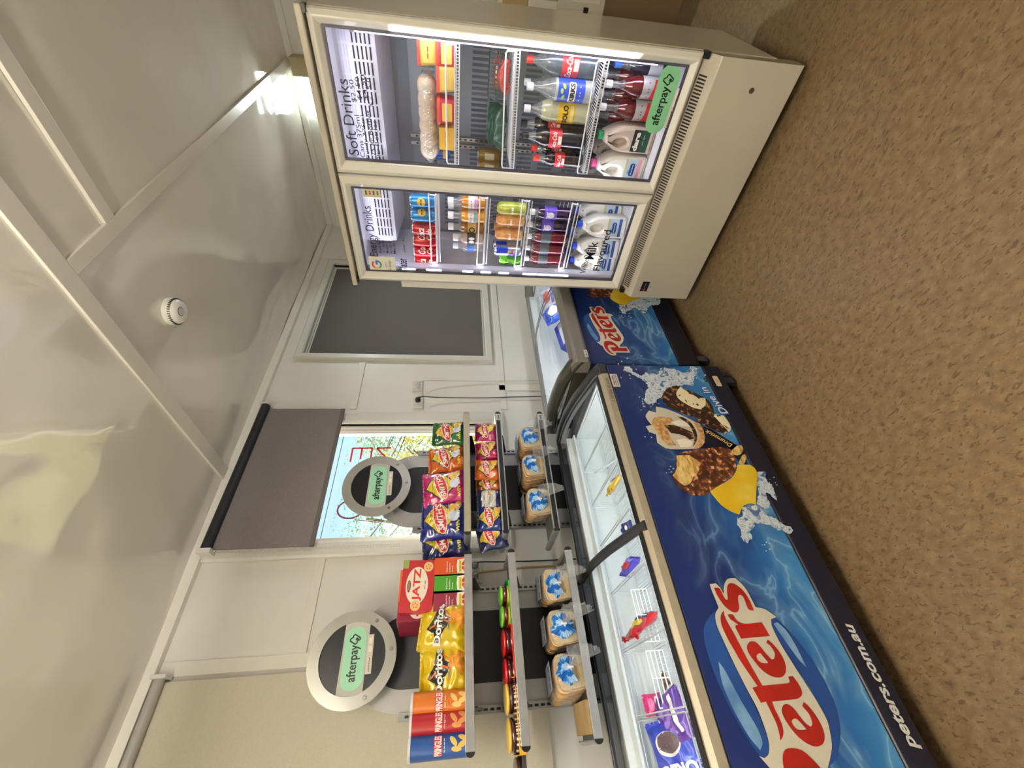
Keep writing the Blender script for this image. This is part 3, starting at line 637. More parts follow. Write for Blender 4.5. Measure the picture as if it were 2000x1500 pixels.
def jug(body, cap, lab, deco, h=.262, w=.115, d=.10):
    def f(o):
        W2_ = w / 2; q = MB(); hb = h - .024
        out = [(-W2_ + .012, 0), (W2_ - .012, 0), (W2_, .012), (W2_, .135), (W2_ - .004, .165), (W2_ - .016, .195), (.022, hb - .008), (.018, hb), (-.018, hb), (-.022, hb - .008), (-W2_ + .016, .195), (-W2_ + .004, .165), (-W2_, .135), (-W2_, .012)]
        hole = [(a, b_) for a, b_ in ell(-.014, .163, .017, .032, 18, .12)]
        q.prism([out, hole], d, body, org=(0, d / 2, 0), rnd=.016); q.build('jug_body', o)
        q = MB(); q.box(-.03, .02, -d * .12, d * .12, .128, .2, body); q.build('handle_recess', o)
        q = MB(); q.lathe([(.019, hb - .002), (.0195, hb + .004), (.0195, h - .003), (.017, h)], cap, 20); q.build('cap', o)
        q = MB(); q.add([(-W2_ + .012, -d / 2 - .0006, .030), (W2_ - .010, -d / 2 - .0006, .030), (W2_ - .010, -d / 2 - .0006, .108), (-W2_ + .012, -d / 2 - .0006, .108)], [(0, 1, 2, 3)], lab)
        deco(q, lambda u, v: Vector((u, -d / 2 - .0014, v)), W2_); q.build('label', o)
    return f
def carton(w, d, h, m, deco=None, sides=None):
    def f(o):
        q = MB().box(-w / 2, w / 2, -d / 2, d / 2, 0, h, m); q.build('carton', o, .0015)
        if deco: q = MB(); deco(q, lambda u, v: Vector((u, -d / 2 - .0008, v)), lambda u, v: Vector((-w / 2 - .0008, -u, v)), w, d, h); q.build('print', o)
    return f
def bagsurf(w, h, t, seed):
    def y(u, v):
        a = max(0, 1 - abs(2 * u / w) ** 2.6); b_ = max(0, min(1, (v / h) * 4.6, (1 - v / h) * 4.6)); b_ = sin(b_ * pi / 2)
        base = t / 2 * (a ** .55) * b_ * (1 + .25 * (1 - 2 * v / h))
        wr = noise.noise(Vector((u * 24, v * 13, seed))) * .014 + abs(noise.noise(Vector((u * 14 + v * 26, v * 9 - u * 22, seed + 5)))) * -.022
        return -(base + wr * (a ** .3) * (1.3 - .5 * b_))
    return y
def bag(w, h, t, m, deco, seed, crimp=None):
    yf = bagsurf(w, h, t, seed); nu, nv = 30, 40
    def edge(v): return 1 - .07 * sin(pi * v / h) + .06 * noise.noise(Vector((v * 16, seed, 0)))
    def f(o):
        q = MB()
        for sgn in (1, -1):
            V = []; F = []
            for j in range(nv + 1):
                v = h * j / nv
                for i in range(nu + 1):
                    u = (-w / 2 + w * i / nu); yy = yf(u, v) if sgn == 1 else -yf(-u, v) * .8
                    if i in (0, nu): yy = .004 * noise.noise(Vector((v * 30, seed, 2)))
                    V.append((u * edge(v), yy, v))
            for j in range(nv):
                for i in range(nu): a = j * (nu + 1) + i; F.append((a, a + 1, a + nu + 2, a + nu + 1) if sgn == 1 else (a, a + nu + 1, a + nu + 2, a + 1))
            q.add(V, F, m, True)
        q.build('foil_bag', o)
        q = MB()
        def fn(u, v, e=.0014): return Vector((u * edge(v), yf(u, v) - e, v))
        deco(q, fn, w, h); q.build('print', o)
        q = MB()
        for z0, z1 in ((h - .004, h + .006), (-.006, .003)):
            V = []; n = 40; q = MB()
            for z in (z0, z1):
                for i in range(n + 1): V.append((-w / 2 * .95 + w * .95 * i / n, .0015 * sin(i * 1.9) , z))
            q.add(V, [(i, i + 1, i + n + 2, i + n + 1) for i in range(n)], crimp or m); q.build('crimped_seal', o)
    return f
YEL = M('#d2b722', .35, coat=.5); LRED = M('#c8202b', .3, coat=.5); LWHITE = M('#f1efe8', .45); GOLD = M('#d79f3a', .45); CHIP = M('#e6c063', .5); DKBLUE = M('#16214f', .35, coat=.5)
def smiths(q, fn, w, h, cx=0, cz=None, s=1, extra=True, win=True):
    cz = h * .60 if cz is None else cz
    F = lambda e: (lambda u, v: fn(u, v, e))
    k = w * s; dm = lambda r: [(cx - r * k * .40, cz), (cx, cz - r * k * .40), (cx + r * k * .40, cz), (cx, cz + r * k * .40)]
    q.poly(dm(1.12), F(.0018), DKBLUE, .012); q.poly(dm(1), F(.0026), YEL, .012)
    q.poly([(x, y) for x, y in ell(cx, cz, k * .43, k * .155, 24, .22)], F(.0034), LWHITE, .012); q.poly(ell(cx, cz, k * .41, k * .135, 24, .22), F(.0042), LRED, .012)
    V, G = glyphs("SMITH'S", .03, .15)
    x0, x1, y0, y1 = cx - k * .35, cx + k * .35, cz - k * .075, cz + k * .075
    V2 = [((x0 + (x1 - x0) * a), (y0 + (y1 - y0) * b_)) for a, b_ in V]; V2 = [(cx + (a - cx) * cos(.16) - (b_ - cz) * sin(.16), cz + (a - cx) * sin(.16) + (b_ - cz) * cos(.16)) for a, b_ in V2]
    q.add([fn(a, b_, .0078) for a, b_ in V2], G, LWHITE)
    q.text('The Original', cx - k * .1, cx + k * .1, cz + k * .20, cz + k * .235, F(.0034), DKBLUE)
    if extra:
        q.poly(ell(w * .22, h * .30, w * .16, w * .10, 20, .5), F(.0024), CHIP, .012); q.poly(ell(w * .28, h * .22, w * .13, w * .09, 20, -.4), F(.003), M('#d9ab4a', .5), .012)
    if win:
        q.poly(ell(0, h * .30, w * .13, w * .13, 20), F(.0032), M('#cfd6ee', .4), .012); q.text('WIN', -w * .38, -w * .10, h * .17, h * .245, F(.004), M('#e6e04a', .4), .03); q.text('LIFE', -w * .05, w * .3, h * .17, h * .235, F(.0044), M('#d7e8e4', .4), .03)
    q.text('Original', w * .08, w * .36, h * .40, h * .435, F(.003), LWHITE)
def doritos(q, fn, w, h):
    F = lambda e: (lambda u, v: fn(u, v, e)); K = M('#16120f', .4, coat=.4)
    q.poly([(-w * .42, h * .62), (-w * .1, h * .50), (w * .12, h * .34), (w * .2, h * .50), (w * .46, h * .56), (w * .42, h * .66), (w * .1, h * .74), (-w * .1, h * .86), (-w * .2, h * .70)], F(.002), K, .012)
    for a, b_ in (((w * .02, h * .40), (w * .13, h * .66)), ((w * .12, h * .36), (w * .30, h * .55)), ((-.12 * w, h * .80), (-w * .02, h * .68))):
        q.poly([a, (a[0] + .008, a[1]), (b_[0] + .008, b_[1]), b_], F(.003), M('#c9652a', .4), .012)
    q.text('Doritos', -w * .42, w * .44, h * .545, h * .70, F(.0068), LWHITE, .035)
    for cx, cz, a, r_ in ((.18, .30, .2, .4), (.05, .18, .18, 1.2), (.30, .14, .18, -.3)): q.poly([(w * cx + w * a * cos(r_ + k_), h * cz + w * a * sin(r_ + k_)) for k_ in (0, 2.1, 4.2)], F(.0024), M('#d8902c', .5), .012)
    q.poly(rrect(-w * .12, w * .14, h * .40, h * .435, .003), F(.003), M('#b9b18c', .4), .012); q.text('Cheese Supreme', -w * .11, w * .13, h * .408, h * .428, F(.0036), K)
def loaf(seed, kind=0):
    """sliced loaf lying front to back in a clear bag, its blue printed end gathered and tied at the front"""
    CR = M_noise('bread_crust%d' % seed, [(.3, '#b0763a'), (.7, '#d6a866')], scale=14, rough=.8); CRUMB = M_noise('bread_face%d' % seed, [(.3, '#dfc088'), (.7, '#f0deb2')], scale=10, rough=.85)
    BLU = M_noise('blue_print%d' % seed, [(.40, '#1b63b4'), (.52, '#2f7cc9'), (.57, '#b4d6f0')], scale=46, rough=.35, coat=.4, detail=1)
    prof = [(-.052, .004), (-.056, .03), (-.056, .07), (-.064, .086), (-.06, .108), (-.04, .118), (0, .122), (.04, .118), (.06, .108), (.064, .086), (.056, .07), (.056, .03), (.052, .004)]
    prof = [(x + (.003 if x > 0 else -.003) * (.03 < z < .08), z) for x, z in curvy(prof, 1, 75)]
    def f(o):
        rr = random.Random(seed); q = MB(); n = 15; L = .20
        for i in range(n):
            y0 = -.08 + L * i / n; y1 = y0 + L / n * .93; dx = rr.uniform(-.002, .002); s = 1 - (.05 if i in (0, n - 1) else 0) + rr.uniform(-.012, .012); dz = .01 * (i / n) * 0
            q.loft([[(x * s + dx, y, z * s) for x, z in prof] for y in (y0, y1)], CR, False, False, smooth=False)
            for y, c in ((y0, 1), (y1, -1)): q.poly([(x * s + dx, z * s) for x, z in prof], lambda a, b_, y=y: Vector((a, y, b_)), CRUMB)
        q.build('sliced_bread', o)
        q = MB(); n = 28; rings = []
        for yy, s in ((-.095, .60), (-.088, 1.0), (-.05, 1.07), (.05, 1.08), (.12, 1.06), (.135, .7)):
            ring = []
            for k in range(n):
                a = 2 * pi * k / n; x = cos(a); z = sin(a); p = max(abs(x), abs(z)) ** .55
                j = 1 + .05 * noise.noise(Vector((a * 3, yy * 20, seed)))
                ring.append((x / p * .062 * s * j, yy, .062 + z / p * .060 * s * j))
            rings.append(ring)
        q.loft(rings, FILM, False, False); q.build('clear_bag', o)
        # gathered blue fan round the tie
        q = MB(); tip = Vector((0, -.125, .070)); n = 46; V = []
        for ri, (rad, yy) in enumerate(((.004, -.122), (.017, -.113), (.034, -.105), (.047, -.100))):
            for k in range(n + 1):
                a = radians(-35) + radians(250 if kind == 0 else 330) * k / n; rj = rad * (1 + .30 * noise.noise(Vector((k * .22, seed, 0))) * (ri > 1)); V.append((rj * cos(a), yy + (.006 if k % 2 else -.004) * (ri / 3), .070 + rj * sin(a)))
        q.add(V, [(r_ * (n + 1) + k, r_ * (n + 1) + k + 1, (r_ + 1) * (n + 1) + k + 1, (r_ + 1) * (n + 1) + k) for r_ in range(3) for k in range(n)], BLU)
        q.build('blue_bag_end', o)
        q = MB(); q.box(-.003, .003, -.132, -.122, .058, .082, WHITECAP); q.tube([(-.010, -.128, .066), (0, -.131, .072), (.010, -.127, .078)], .002, WHITECAP); q.build('tie', o)
        q = MB(); n = 26; V = []
        for ri in range(6):
            t = ri / 5
            for k in range(n + 1):
                a = radians(-95) + radians(150) * k / n; rad = .004 + .085 * t * (1 + .25 * noise.noise(Vector((k * .5, seed + 3, t * 2))))
                V.append((.35 * rad * cos(a) + .035 * t, -.125 - .03 * t - rad * .35 * (k % 2) * .3, .068 - .055 * t * .9 + rad * sin(a) * .8))
        q.add(V, [(r_ * (n + 1) + k, r_ * (n + 1) + k + 1, (r_ + 1) * (n + 1) + k + 1, (r_ + 1) * (n + 1) + k) for r_ in range(5) for k in range(n)], FILM, True)
        q.build('bag_tail', o)
        q = MB(); q.add([(-.045, -.05, .1335), (.05, -.05, .1335), (.05, .06, .1335), (-.045, .06, .1335)], [(0, 1, 2, 3)], M('#aeb4bd', .5)); q.text('White Toast', -.04, .045, -.03, .0, lambda a, b_: Vector((a, b_, .1342)), DKBLUE); q.build('top_label', o)
    return f
def tray_pack(w, d, h, m, lidm, mid, pr=None):
    """printed tray holding two rows of round cakes stacked two high"""
    def f(o):
        q = MB(); q.box(-w / 2, w / 2, -d / 2, d / 2, 0, .003, m); q.box(-w / 2, w / 2, -d / 2, -d / 2 + .002, 0, h * .42, m).box(-w / 2, w / 2, d / 2 - .002, d / 2, 0, h * .42, m)
        for s in (-1, 1): q.box(s * w / 2 - .001, s * w / 2 + .001, -d / 2, d / 2, 0, h * .60, m)
        if pr: q.add([(-w / 2 + .02, -d / 2 - .0006, .006), (w / 2 - .02, -d / 2 - .0006, .006), (w / 2 - .02, -d / 2 - .0006, h * .36), (-w / 2 + .02, -d / 2 - .0006, h * .36)], [(0, 1, 2, 3)], pr)
        q.build('tray', o, .0008)
        q = MB()
        for s in (-1, 1):
            cx = s * w * .245; a = w * .235
            q.lathe([(a * .9, h * .05), (a, h * .2), (a, h * .42), (a * .92, h * .5)], pr or mid, 24, (cx, 0), 1, d * .46 / a)
            q.lathe([(a * .93, h * .5), (a * .97, h * .56), (a * .97, h * .70), (a * .9, h * .76)], mid, 24, (cx, 0), 1, d * .46 / a)
        q.build('wrapped_cakes', o)
        for s in (-1, 1):
            q = MB(); cx = s * w * .245; a = w * .235; q.lathe([(a * .95, h * .76), (a * 1.0, h * .80), (a * 1.0, h * .90), (a * .8, h * .97), (a * .3, h)], lidm, 28, (cx, 0), 1, d * .46 / a); q.build('top_pack', o)
    return f
LOGO = {"s":[[0.3502,0.5532],[0.3502,0.5387],[0.3433,0.534],[0.33,0.5322],[0.3158,0.5296],[0.3113,0.5253],[0.3153,0.5202],[0.3324,0.5146],[0.3497,0.5069],[0.3599,0.4959],[0.3608,0.4826],[0.3522,0.4684],[0.3382,0.4568],[0.3203,0.4499],[0.3028,0.4469],[0.2858,0.4464],[0.2763,0.4467],[0.278,0.459],[0.2825,0.4643],[0.2952,0.4645],[0.3102,0.4637],[0.32,0.4654],[0.3252,0.4732],[0.3198,0.4814],[0.305,0.4877],[0.2914,0.4911],[0.2802,0.498],[0.2745,0.5069],[0.2763,0.521],[0.2864,0.5339],[0.2995,0.543],[0.3169,0.5492],[0.3344,0.5531]],"r":[[0.2698,0.5417],[0.2704,0.5274],[0.265,0.5212],[0.2557,0.5193],[0.2472,0.5122],[0.2424,0.4997],[0.2408,0.4832],[0.2422,0.4368],[0.2035,0.4284],[0.2022,0.526],[0.2332,0.5309],[0.239,0.527],[0.2398,0.5176],[0.2491,0.5285],[0.2567,0.5373]],"t":[[0.281,0.5491],[0.2667,0.5524],[0.2484,0.5508],[0.2242,0.5447],[0.1948,0.539],[0.1458,0.5304],[0.0824,0.5158],[0.0831,0.434],[0.0865,0.4256],[0.0986,0.4242],[0.0985,0.4091],[0.0841,0.4033],[0.0667,0.4006],[0.0552,0.4043],[0.0484,0.4147],[0.0453,0.4302],[0.0449,0.5048],[0.0278,0.505],[0.0085,0.5021],[-0.0101,0.5024],[-0.0236,0.5069],[-0.0341,0.5166],[-0.038,0.5247],[-0.0241,0.5197],[-0.0029,0.517],[0.0209,0.5197],[0.0462,0.5231],[0.0446,0.5395],[0.0804,0.5485],[0.0822,0.5306],[0.1474,0.5553],[0.1755,0.5622],[0.1985,0.5683],[0.2219,0.5722],[0.2437,0.5735],[0.2635,0.5678],[0.2753,0.5585]],"e":[[0.0376,0.4096],[0.0267,0.4002],[0.01,0.3922],[-0.0079,0.3874],[-0.025,0.3869],[-0.04,0.3914],[-0.0513,0.4012],[-0.0576,0.416],[-0.0577,0.4333],[-0.0504,0.4506],[-0.0372,0.4666],[-0.0196,0.4783],[0.0011,0.4864],[0.0186,0.4878],[0.0294,0.4819],[0.036,0.4716],[0.035,0.4586],[0.0253,0.4483],[0.0087,0.44],[-0.0077,0.4318],[-0.0171,0.4197],[-0.0123,0.4124],[-0.0031,0.409],[0.0112,0.4094],[0.0213,0.4147],[0.0289,0.4188]],"eh":[[-0.0017,0.4703],[0.0028,0.4623],[0.0025,0.4525],[-0.0051,0.4458],[-0.0214,0.4355],[-0.0222,0.4491],[-0.0193,0.4628],[-0.0111,0.4691]],"e2":[[0.1945,0.4404],[0.1823,0.4298],[0.1666,0.4213],[0.1495,0.4162],[0.1348,0.4159],[0.1205,0.4191],[0.1069,0.429],[0.0991,0.4438],[0.0989,0.4624],[0.105,0.48],[0.1166,0.4949],[0.1316,0.5059],[0.1635,0.5195],[0.1784,0.5182],[0.1891,0.5083],[0.1932,0.4967],[0.1904,0.4836],[0.1794,0.4747],[0.1601,0.4655],[0.1437,0.455],[0.1441,0.4465],[0.1546,0.4374],[0.1657,0.4362],[0.1792,0.4411],[0.1864,0.4495]],"e2h":[[0.1548,0.499],[0.1606,0.489],[0.1611,0.4816],[0.1515,0.477],[0.1355,0.4688],[0.1352,0.4783],[0.1378,0.4911],[0.1456,0.4989]],"P":[[-0.1975,0.5073],[-0.1742,0.5296],[-0.1408,0.5427],[-0.1042,0.5455],[-0.0767,0.5384],[-0.0588,0.5236],[-0.0556,0.5013],[-0.0623,0.4743],[-0.0817,0.4541],[-0.1061,0.4388],[-0.1305,0.4308],[-0.1304,0.3731],[-0.1678,0.369],[-0.1693,0.4882],[-0.13,0.5032],[-0.1227,0.4519],[-0.1044,0.4668],[-0.0977,0.4901],[-0.1031,0.5091],[-0.1206,0.5186],[-0.1498,0.5168],[-0.176,0.5073],[-0.2017,0.4857]],"blob":[[0.3623,0.5632],[0.3634,0.541],[0.3509,0.5321],[0.3306,0.5269],[0.3577,0.5133],[0.3753,0.4921],[0.3767,0.4646],[0.3463,0.4444],[0.3087,0.4377],[0.2857,0.4354],[0.2784,0.4065],[0.254,0.378],[0.2485,0.4004],[0.2301,0.4068],[0.191,0.4049],[0.1419,0.3946],[0.0832,0.3796],[0.036,0.3678],[-0.0002,0.3626],[-0.0157,0.3638],[-0.0569,0.3794],[-0.0827,0.4006],[-0.1032,0.422],[-0.1178,0.4151],[-0.1165,0.3683],[-0.1804,0.3537],[-0.1814,0.4719],[-0.1966,0.4687],[-0.2134,0.4799],[-0.2139,0.5009],[-0.2026,0.5225],[-0.1745,0.5436],[-0.1387,0.5545],[-0.1168,0.5565],[-0.0976,0.5751],[-0.0636,0.5994],[-0.0692,0.5864],[-0.0617,0.5705],[-0.0397,0.5585],[-0.0065,0.5546],[0.0347,0.5562],[0.0764,0.5652],[0.1402,0.5771],[0.2056,0.5856],[0.2447,0.5887],[0.2734,0.5808],[0.2914,0.5619],[0.3144,0.5628],[0.3434,0.5644]],"oval1":[[0.2821,0.5771],[0.2667,0.603],[0.2428,0.6303],[0.2031,0.6457],[0.1481,0.6491],[0.0841,0.6437],[0.0218,0.6312],[-0.0238,0.6157],[-0.061,0.5988],[-0.0692,0.5864],[-0.0601,0.5684],[-0.0371,0.5579],[0.0037,0.5559],[0.0764,0.5652],[0.1455,0.5797],[0.2223,0.5877]],"oval2":[[0.2473,0.4007],[0.2483,0.3794],[0.2209,0.3596],[0.1662,0.3357],[0.1069,0.3175],[0.0379,0.3138],[-0.0093,0.3248],[-0.0509,0.3489],[-0.0873,0.3874],[-0.1005,0.4159],[-0.0518,0.3781],[-0.0105,0.3624],[0.0309,0.3636],[0.094,0.3769],[0.1474,0.3932],[0.191,0.4049],[0.2301,0.4068]],"shine1":[[0.1492,0.6232],[0.128,0.6128],[0.0542,0.5955],[-0.0072,0.5763],[-0.0377,0.5759],[-0.0533,0.59],[-0.0235,0.6085],[0.0323,0.6254],[0.095,0.6342]],"shine2":[[0.2361,0.3977],[0.2397,0.3816],[0.215,0.3649],[0.1764,0.3557],[0.1164,0.3524],[0.1376,0.3657],[0.1809,0.381]]}

LOGO = {k: curvy(v, 2) for k, v in LOGO.items()}
# ================================================================== freezers
def art_mat(name, z0, z1, dark=0):
    """printed water artwork: navy at the top to light blue below, with thin wandering light lines"""
    m = bpy.data.materials.new(name); m.use_nodes = True; n = m.node_tree.nodes; L = m.node_tree.links; b = n['Principled BSDF']
    tc = n.new('ShaderNodeTexCoord'); sp = n.new('ShaderNodeSeparateXYZ'); L.new(tc.outputs['Object'], sp.inputs[0])
    mr = n.new('ShaderNodeMapRange'); mr.inputs[1].default_value = z0; mr.inputs[2].default_value = z1; L.new(sp.outputs['Z'], mr.inputs[0])
    ns = n.new('ShaderNodeTexNoise'); ns.inputs['Scale'].default_value = 4; ns.inputs['Detail'].default_value = 3; L.new(tc.outputs['Object'], ns.inputs['Vector'])
    ad = n.new('ShaderNodeMath'); ad.operation = 'MULTIPLY_ADD'; ad.inputs[1].default_value = .55; L.new(ns.outputs['Fac'], ad.inputs[0]); L.new(mr.outputs[0], ad.inputs[2])
    cr = n.new('ShaderNodeValToRGB'); e = cr.color_ramp.elements; e[0].position = .25; e[0].color = lin('#3b83ba'); e[1].position = 1.15; e[1].color = lin('#0f2258')
    for p, c in ((.5, '#215f9c'), (.72, '#16407c')): q = e.new(p); q.color = lin(c)
    e[-1].position = 1.0
    L.new(ad.outputs[0], cr.inputs[0])
    mp = n.new('ShaderNodeMapping'); mp.inputs['Scale'].default_value = (1, 1, 1.7); mp.inputs['Rotation'].default_value = (0, .5, 0); L.new(tc.outputs['Object'], mp.inputs[0])
    n2 = n.new('ShaderNodeTexNoise'); n2.inputs['Scale'].default_value = 3.1; n2.inputs['Detail'].default_value = 3; n2.inputs['Distortion'].default_value = 1.1; L.new(mp.outputs[0], n2.inputs['Vector'])
    sb = n.new('ShaderNodeMath'); sb.operation = 'SUBTRACT'; sb.inputs[1].default_value = .5; L.new(n2.outputs['Fac'], sb.inputs[0])
    ab = n.new('ShaderNodeMath'); ab.operation = 'ABSOLUTE'; L.new(sb.outputs[0], ab.inputs[0])
    c2 = n.new('ShaderNodeValToRGB'); e2 = c2.color_ramp.elements; e2[0].position = 0; e2[0].color = (1, 1, 1, 1); e2[1].position = .085; e2[1].color = (0, 0, 0, 1); q = e2.new(.018); q.color = (.30, .30, .30, 1)
    L.new(ab.outputs[0], c2.inputs[0])
    fd = n.new('ShaderNodeMapRange'); fd.inputs[1].default_value = z1 - .06; fd.inputs[2].default_value = z0 + .05; fd.inputs[3].default_value = .0; fd.inputs[4].default_value = .75; L.new(sp.outputs['Z'], fd.inputs[0])
    mm = n.new('ShaderNodeMath'); mm.operation = 'MULTIPLY'; L.new(c2.outputs[0], mm.inputs[0]); L.new(fd.outputs[0], mm.inputs[1])
    mx = n.new('ShaderNodeMix'); mx.data_type = 'RGBA'; mx.inputs[7].default_value = lin('#8cbbd8'); L.new(mm.outputs[0], mx.inputs[0]); L.new(cr.outputs[0], mx.inputs[6]); L.new(mx.outputs[2], b.inputs['Base Color'])
    b.inputs['Roughness'].default_value = .32; return m
NAVY = M('#090a20', .45); FRAMEB = M('#26272b', .3, coat=.3); SATIN = M_noise('satin_alu', [(.3, '#9b917f'), (.7, '#a49a87')], scale=30, rough=.5, metal=.35); ICE = M('#e4ecee', .35); HGREY = M('#6e6b65', .35, coat=.2)
RUBY = M_noise('logo_red', [(.3, '#8c150e'), (.7, '#a21b12')], scale=6, rough=.4); CREAMW = M('#cdc6b4', .45); NUT = M('#c08a4e', .6)
SPL = M_noise('splash_print', [(.38, '#4a689a'), (.44, '#c0ccd8'), (.49, '#e6ecee'), (.53, '#8fa4c0'), (.57, '#dfe7ea'), (.66, '#7d96b8')], scale=22, rough=.4, detail=6, dist=1.2)
CHOC = M_noise('chocolate_print', [(.42, '#3a1c10'), (.52, '#5d301b'), (.60, '#8a5430'), (.66, '#d8ab7a')], scale=52, rough=.45, detail=2)
DCHOC = M_noise('dark_chocolate_print', [(.4, '#1c0d08'), (.56, '#351a10'), (.63, '#a0744a')], scale=44, rough=.45, detail=2)
BITE = M_noise('bite_print', [(.4, '#b58a45'), (.5, '#d7b46a'), (.65, '#e9cf90')], scale=24, rough=.5, stretch=(1, 1, 3)); COOK = M_noise('cookie_print', [(.34, '#2a1a12'), (.37, '#efe2b8'), (.7, '#f1e6c4')], scale=60, rough=.5, detail=1)
LEMON = M_noise('lemon_print', [(.3, '#d9ad1c'), (.55, '#e6c22c'), (.8, '#f2dc6a')], scale=9, rough=.4); WAF = M_noise('cone_print', [(.40, '#a9743c'), (.6, '#d9b07a')], scale=50, rough=.5)
OV = M_noise('logo_oval', [(.3, '#14306c'), (.7, '#1d478a')], scale=3, rough=.35); OVL = M_noise('logo_oval_light', [(.35, '#3c699f'), (.65, '#7fa6c8')], scale=9, rough=.35)
def logo(par, Y, tf):
    F = lambda e: (lambda u, v: Vector((tf(u, v)[0], Y - e, tf(u, v)[1])))
    q = MB(); q.poly(LOGO['oval1'], F(.0010), OV).poly(LOGO['oval2'], F(.0010), OV).poly(LOGO['shine1'], F(.0016), OVL).poly(LOGO['shine2'], F(.0016), OVL)
    q.poly(LOGO['blob'], F(.0024), CREAMW)
    for k in ('s', 'r', 't', 'P'): q.poly(LOGO[k], F(.0034), RUBY)
    q.poly([LOGO['e'], LOGO['eh']], F(.0034), RUBY).poly([LOGO['e2'], LOGO['e2h']], F(.0034), RUBY)
    q.build('printed_logo', par)
# ---- freezer 1
F1Y = 1.414; fz = thing('chest_freezer', 'long blue chest freezer with silver handle rail and ice cream pictures', 'chest freezer', (.45, 1.73, 0), world=True)
XA, XB = -.47, 1.375
ART = art_mat('freezer_art', .19, .69)
q = MB(); q.box(XA, XB, F1Y + .002, F1Y + .05, .19, .69, ART).box(XA, XB, F1Y + .002, F1Y + .05, .095, .19, NAVY)
q.box(XB - .05, XB - .0005, F1Y + .05, 2.05, .095, .69, M('#d4d0c8', .35)).box(XA, XA + .05, F1Y + .05, 2.05, .095, .69, M('#d4d0c8', .35)).box(XA + .05, XB - .05, 2.0, 2.05, .095, .72, M('#d4d0c8', .35)).box(XA + .05, XB - .05, F1Y + .05, 2.0, .095, .30, M('#d4d0c8', .35))
body = q.build('cabinet', fz, .010, seg=3)
q = MB(); q.box(XA + .05, XB - .05, F1Y + .05, F1Y + .055, .30, .70, ICE).box(XA + .05, XB - .05, 1.985, 2.0, .30, .775, ICE).box(XA + .05, XA + .06, F1Y + .05, 2.0, .30, .70, ICE).box(XB - .06, XB - .05, F1Y + .05, 2.0, .30, .72, ICE).box(XA + .05, XB - .05, F1Y + .05, 2.0, .30, .305, ICE)
q.box(XA + .06, XB - .06, 1.935, 1.985, .735, .745, ICE); q.build('inner_tub', fz)
PR = [(1.414, .690), (1.413, .732), (1.457, .754), (1.515, .769), (1.577, .784), (1.645, .801), (1.719, .815), (1.80, .825), (1.876, .829), (1.95, .828), (2.018, .824), (2.078, .812)]
def prof(y):
    for (a, b), (c, d) in zip(PR[1:], PR[2:]):
        if y <= c: return b + (d - b) * max(0, y - a) / (c - a)
    return PR[-1][1]
def capband(x0, x1, th, m, P=PR, name='end_frame', par=None, drop=.03, bev=.006):
    q = MB(); rings = []
    for i, (y, z) in enumerate(P[1:]): rings.append([(x0, y, z - drop), (x0, y, z - .004), (x0 + .25 * (x1 - x0), y, z), (x0 + .75 * (x1 - x0), y, z), (x1, y, z - .004), (x1, y, z - drop)])
    q.loft(rings, m, smooth=True); return q.build(name, par, 0)
q = MB(); q.box(XB - .066, XB + .001, F1Y - .004, F1Y + .045, .688, .735, FRAMEB).box(XB - .05, XB, F1Y + .045, 2.06, .66, .75, FRAMEB).build('corner_moulding', fz, .010, seg=3)
capband(XB - .045, XB, 0, FRAMEB, par=fz); capband(XB - .062, XB - .046, 0, M('#6d6f74', .3), P=[(a, b - .010) for a, b in PR], name='seal_strip', par=fz)
for (x0, x1) in ((.552, .588), (XA, XA + .045)): capband(x0, x1, 0, FRAMEB, par=fz, name='cross_bar', drop=.014)
q = MB(); q.box(.558, .582, 1.93, 1.965, .829, .833, BLACK); q.build('finger_grip', fz)
def lidglass(x0, x1, dz, nm):
    g = MB(); ys = [1.45 + (2.03 - 1.45) * i / 18 for i in range(19)]; V = [(x, y, prof(y) - dz) for y in ys for x in (x0, x1)]
    g.add(V, [(2 * i, 2 * i + 1, 2 * i + 3, 2 * i + 2) for i in range(18)], CURVED, True); o = g.build('lid_glass', fz)
    e = MB()
    for x in (x0, x1): e.loft([[(x - .004, y, prof(y) - dz - .004), (x - .004, y, prof(y) - dz + .003), (x + .004, y, prof(y) - dz + .003), (x + .004, y, prof(y) - dz - .004)] for y in ys], BLACK, smooth=False)
    e.build('edge_trim', o)
lidglass(.575, XB - .063, .013, 'r'); lidglass(XA + .05, .555, .009, 'l')
q = MB(); q.loft([[(x, F1Y - .004, .690), (x, F1Y - .006, .694), (x, F1Y - .002, .720), (x, F1Y + .010, .735), (x, F1Y + .018, .735), (x, F1Y + .018, .690)] for x in (XA, 1.308)], SATIN, smooth=False)
rail = q.build('handle_rail', fz, .002)
q = MB(); q.text('LIEBHERR', 1.138, 1.282, .698, .7115, lambda u, v: Vector((u, F1Y - .0072 + .004 * (v - .694) / .026, v)), M('#6b5a45', .5), .02); q.build('lettering', rail)
q = MB(); q.box(XA, XB - .066, F1Y + .018, F1Y + .042, .70, .742, BLACK); q.build('front_gasket', fz, .003)
q = MB(); q.box(XA, XB - .05, 2.035, 2.085, .76, .812, M('#b9b6ae', .35)).box(XA, XB - .05, 2.02, 2.034, .78, .822, BLACK); q.build('back_frame', fz, .004)
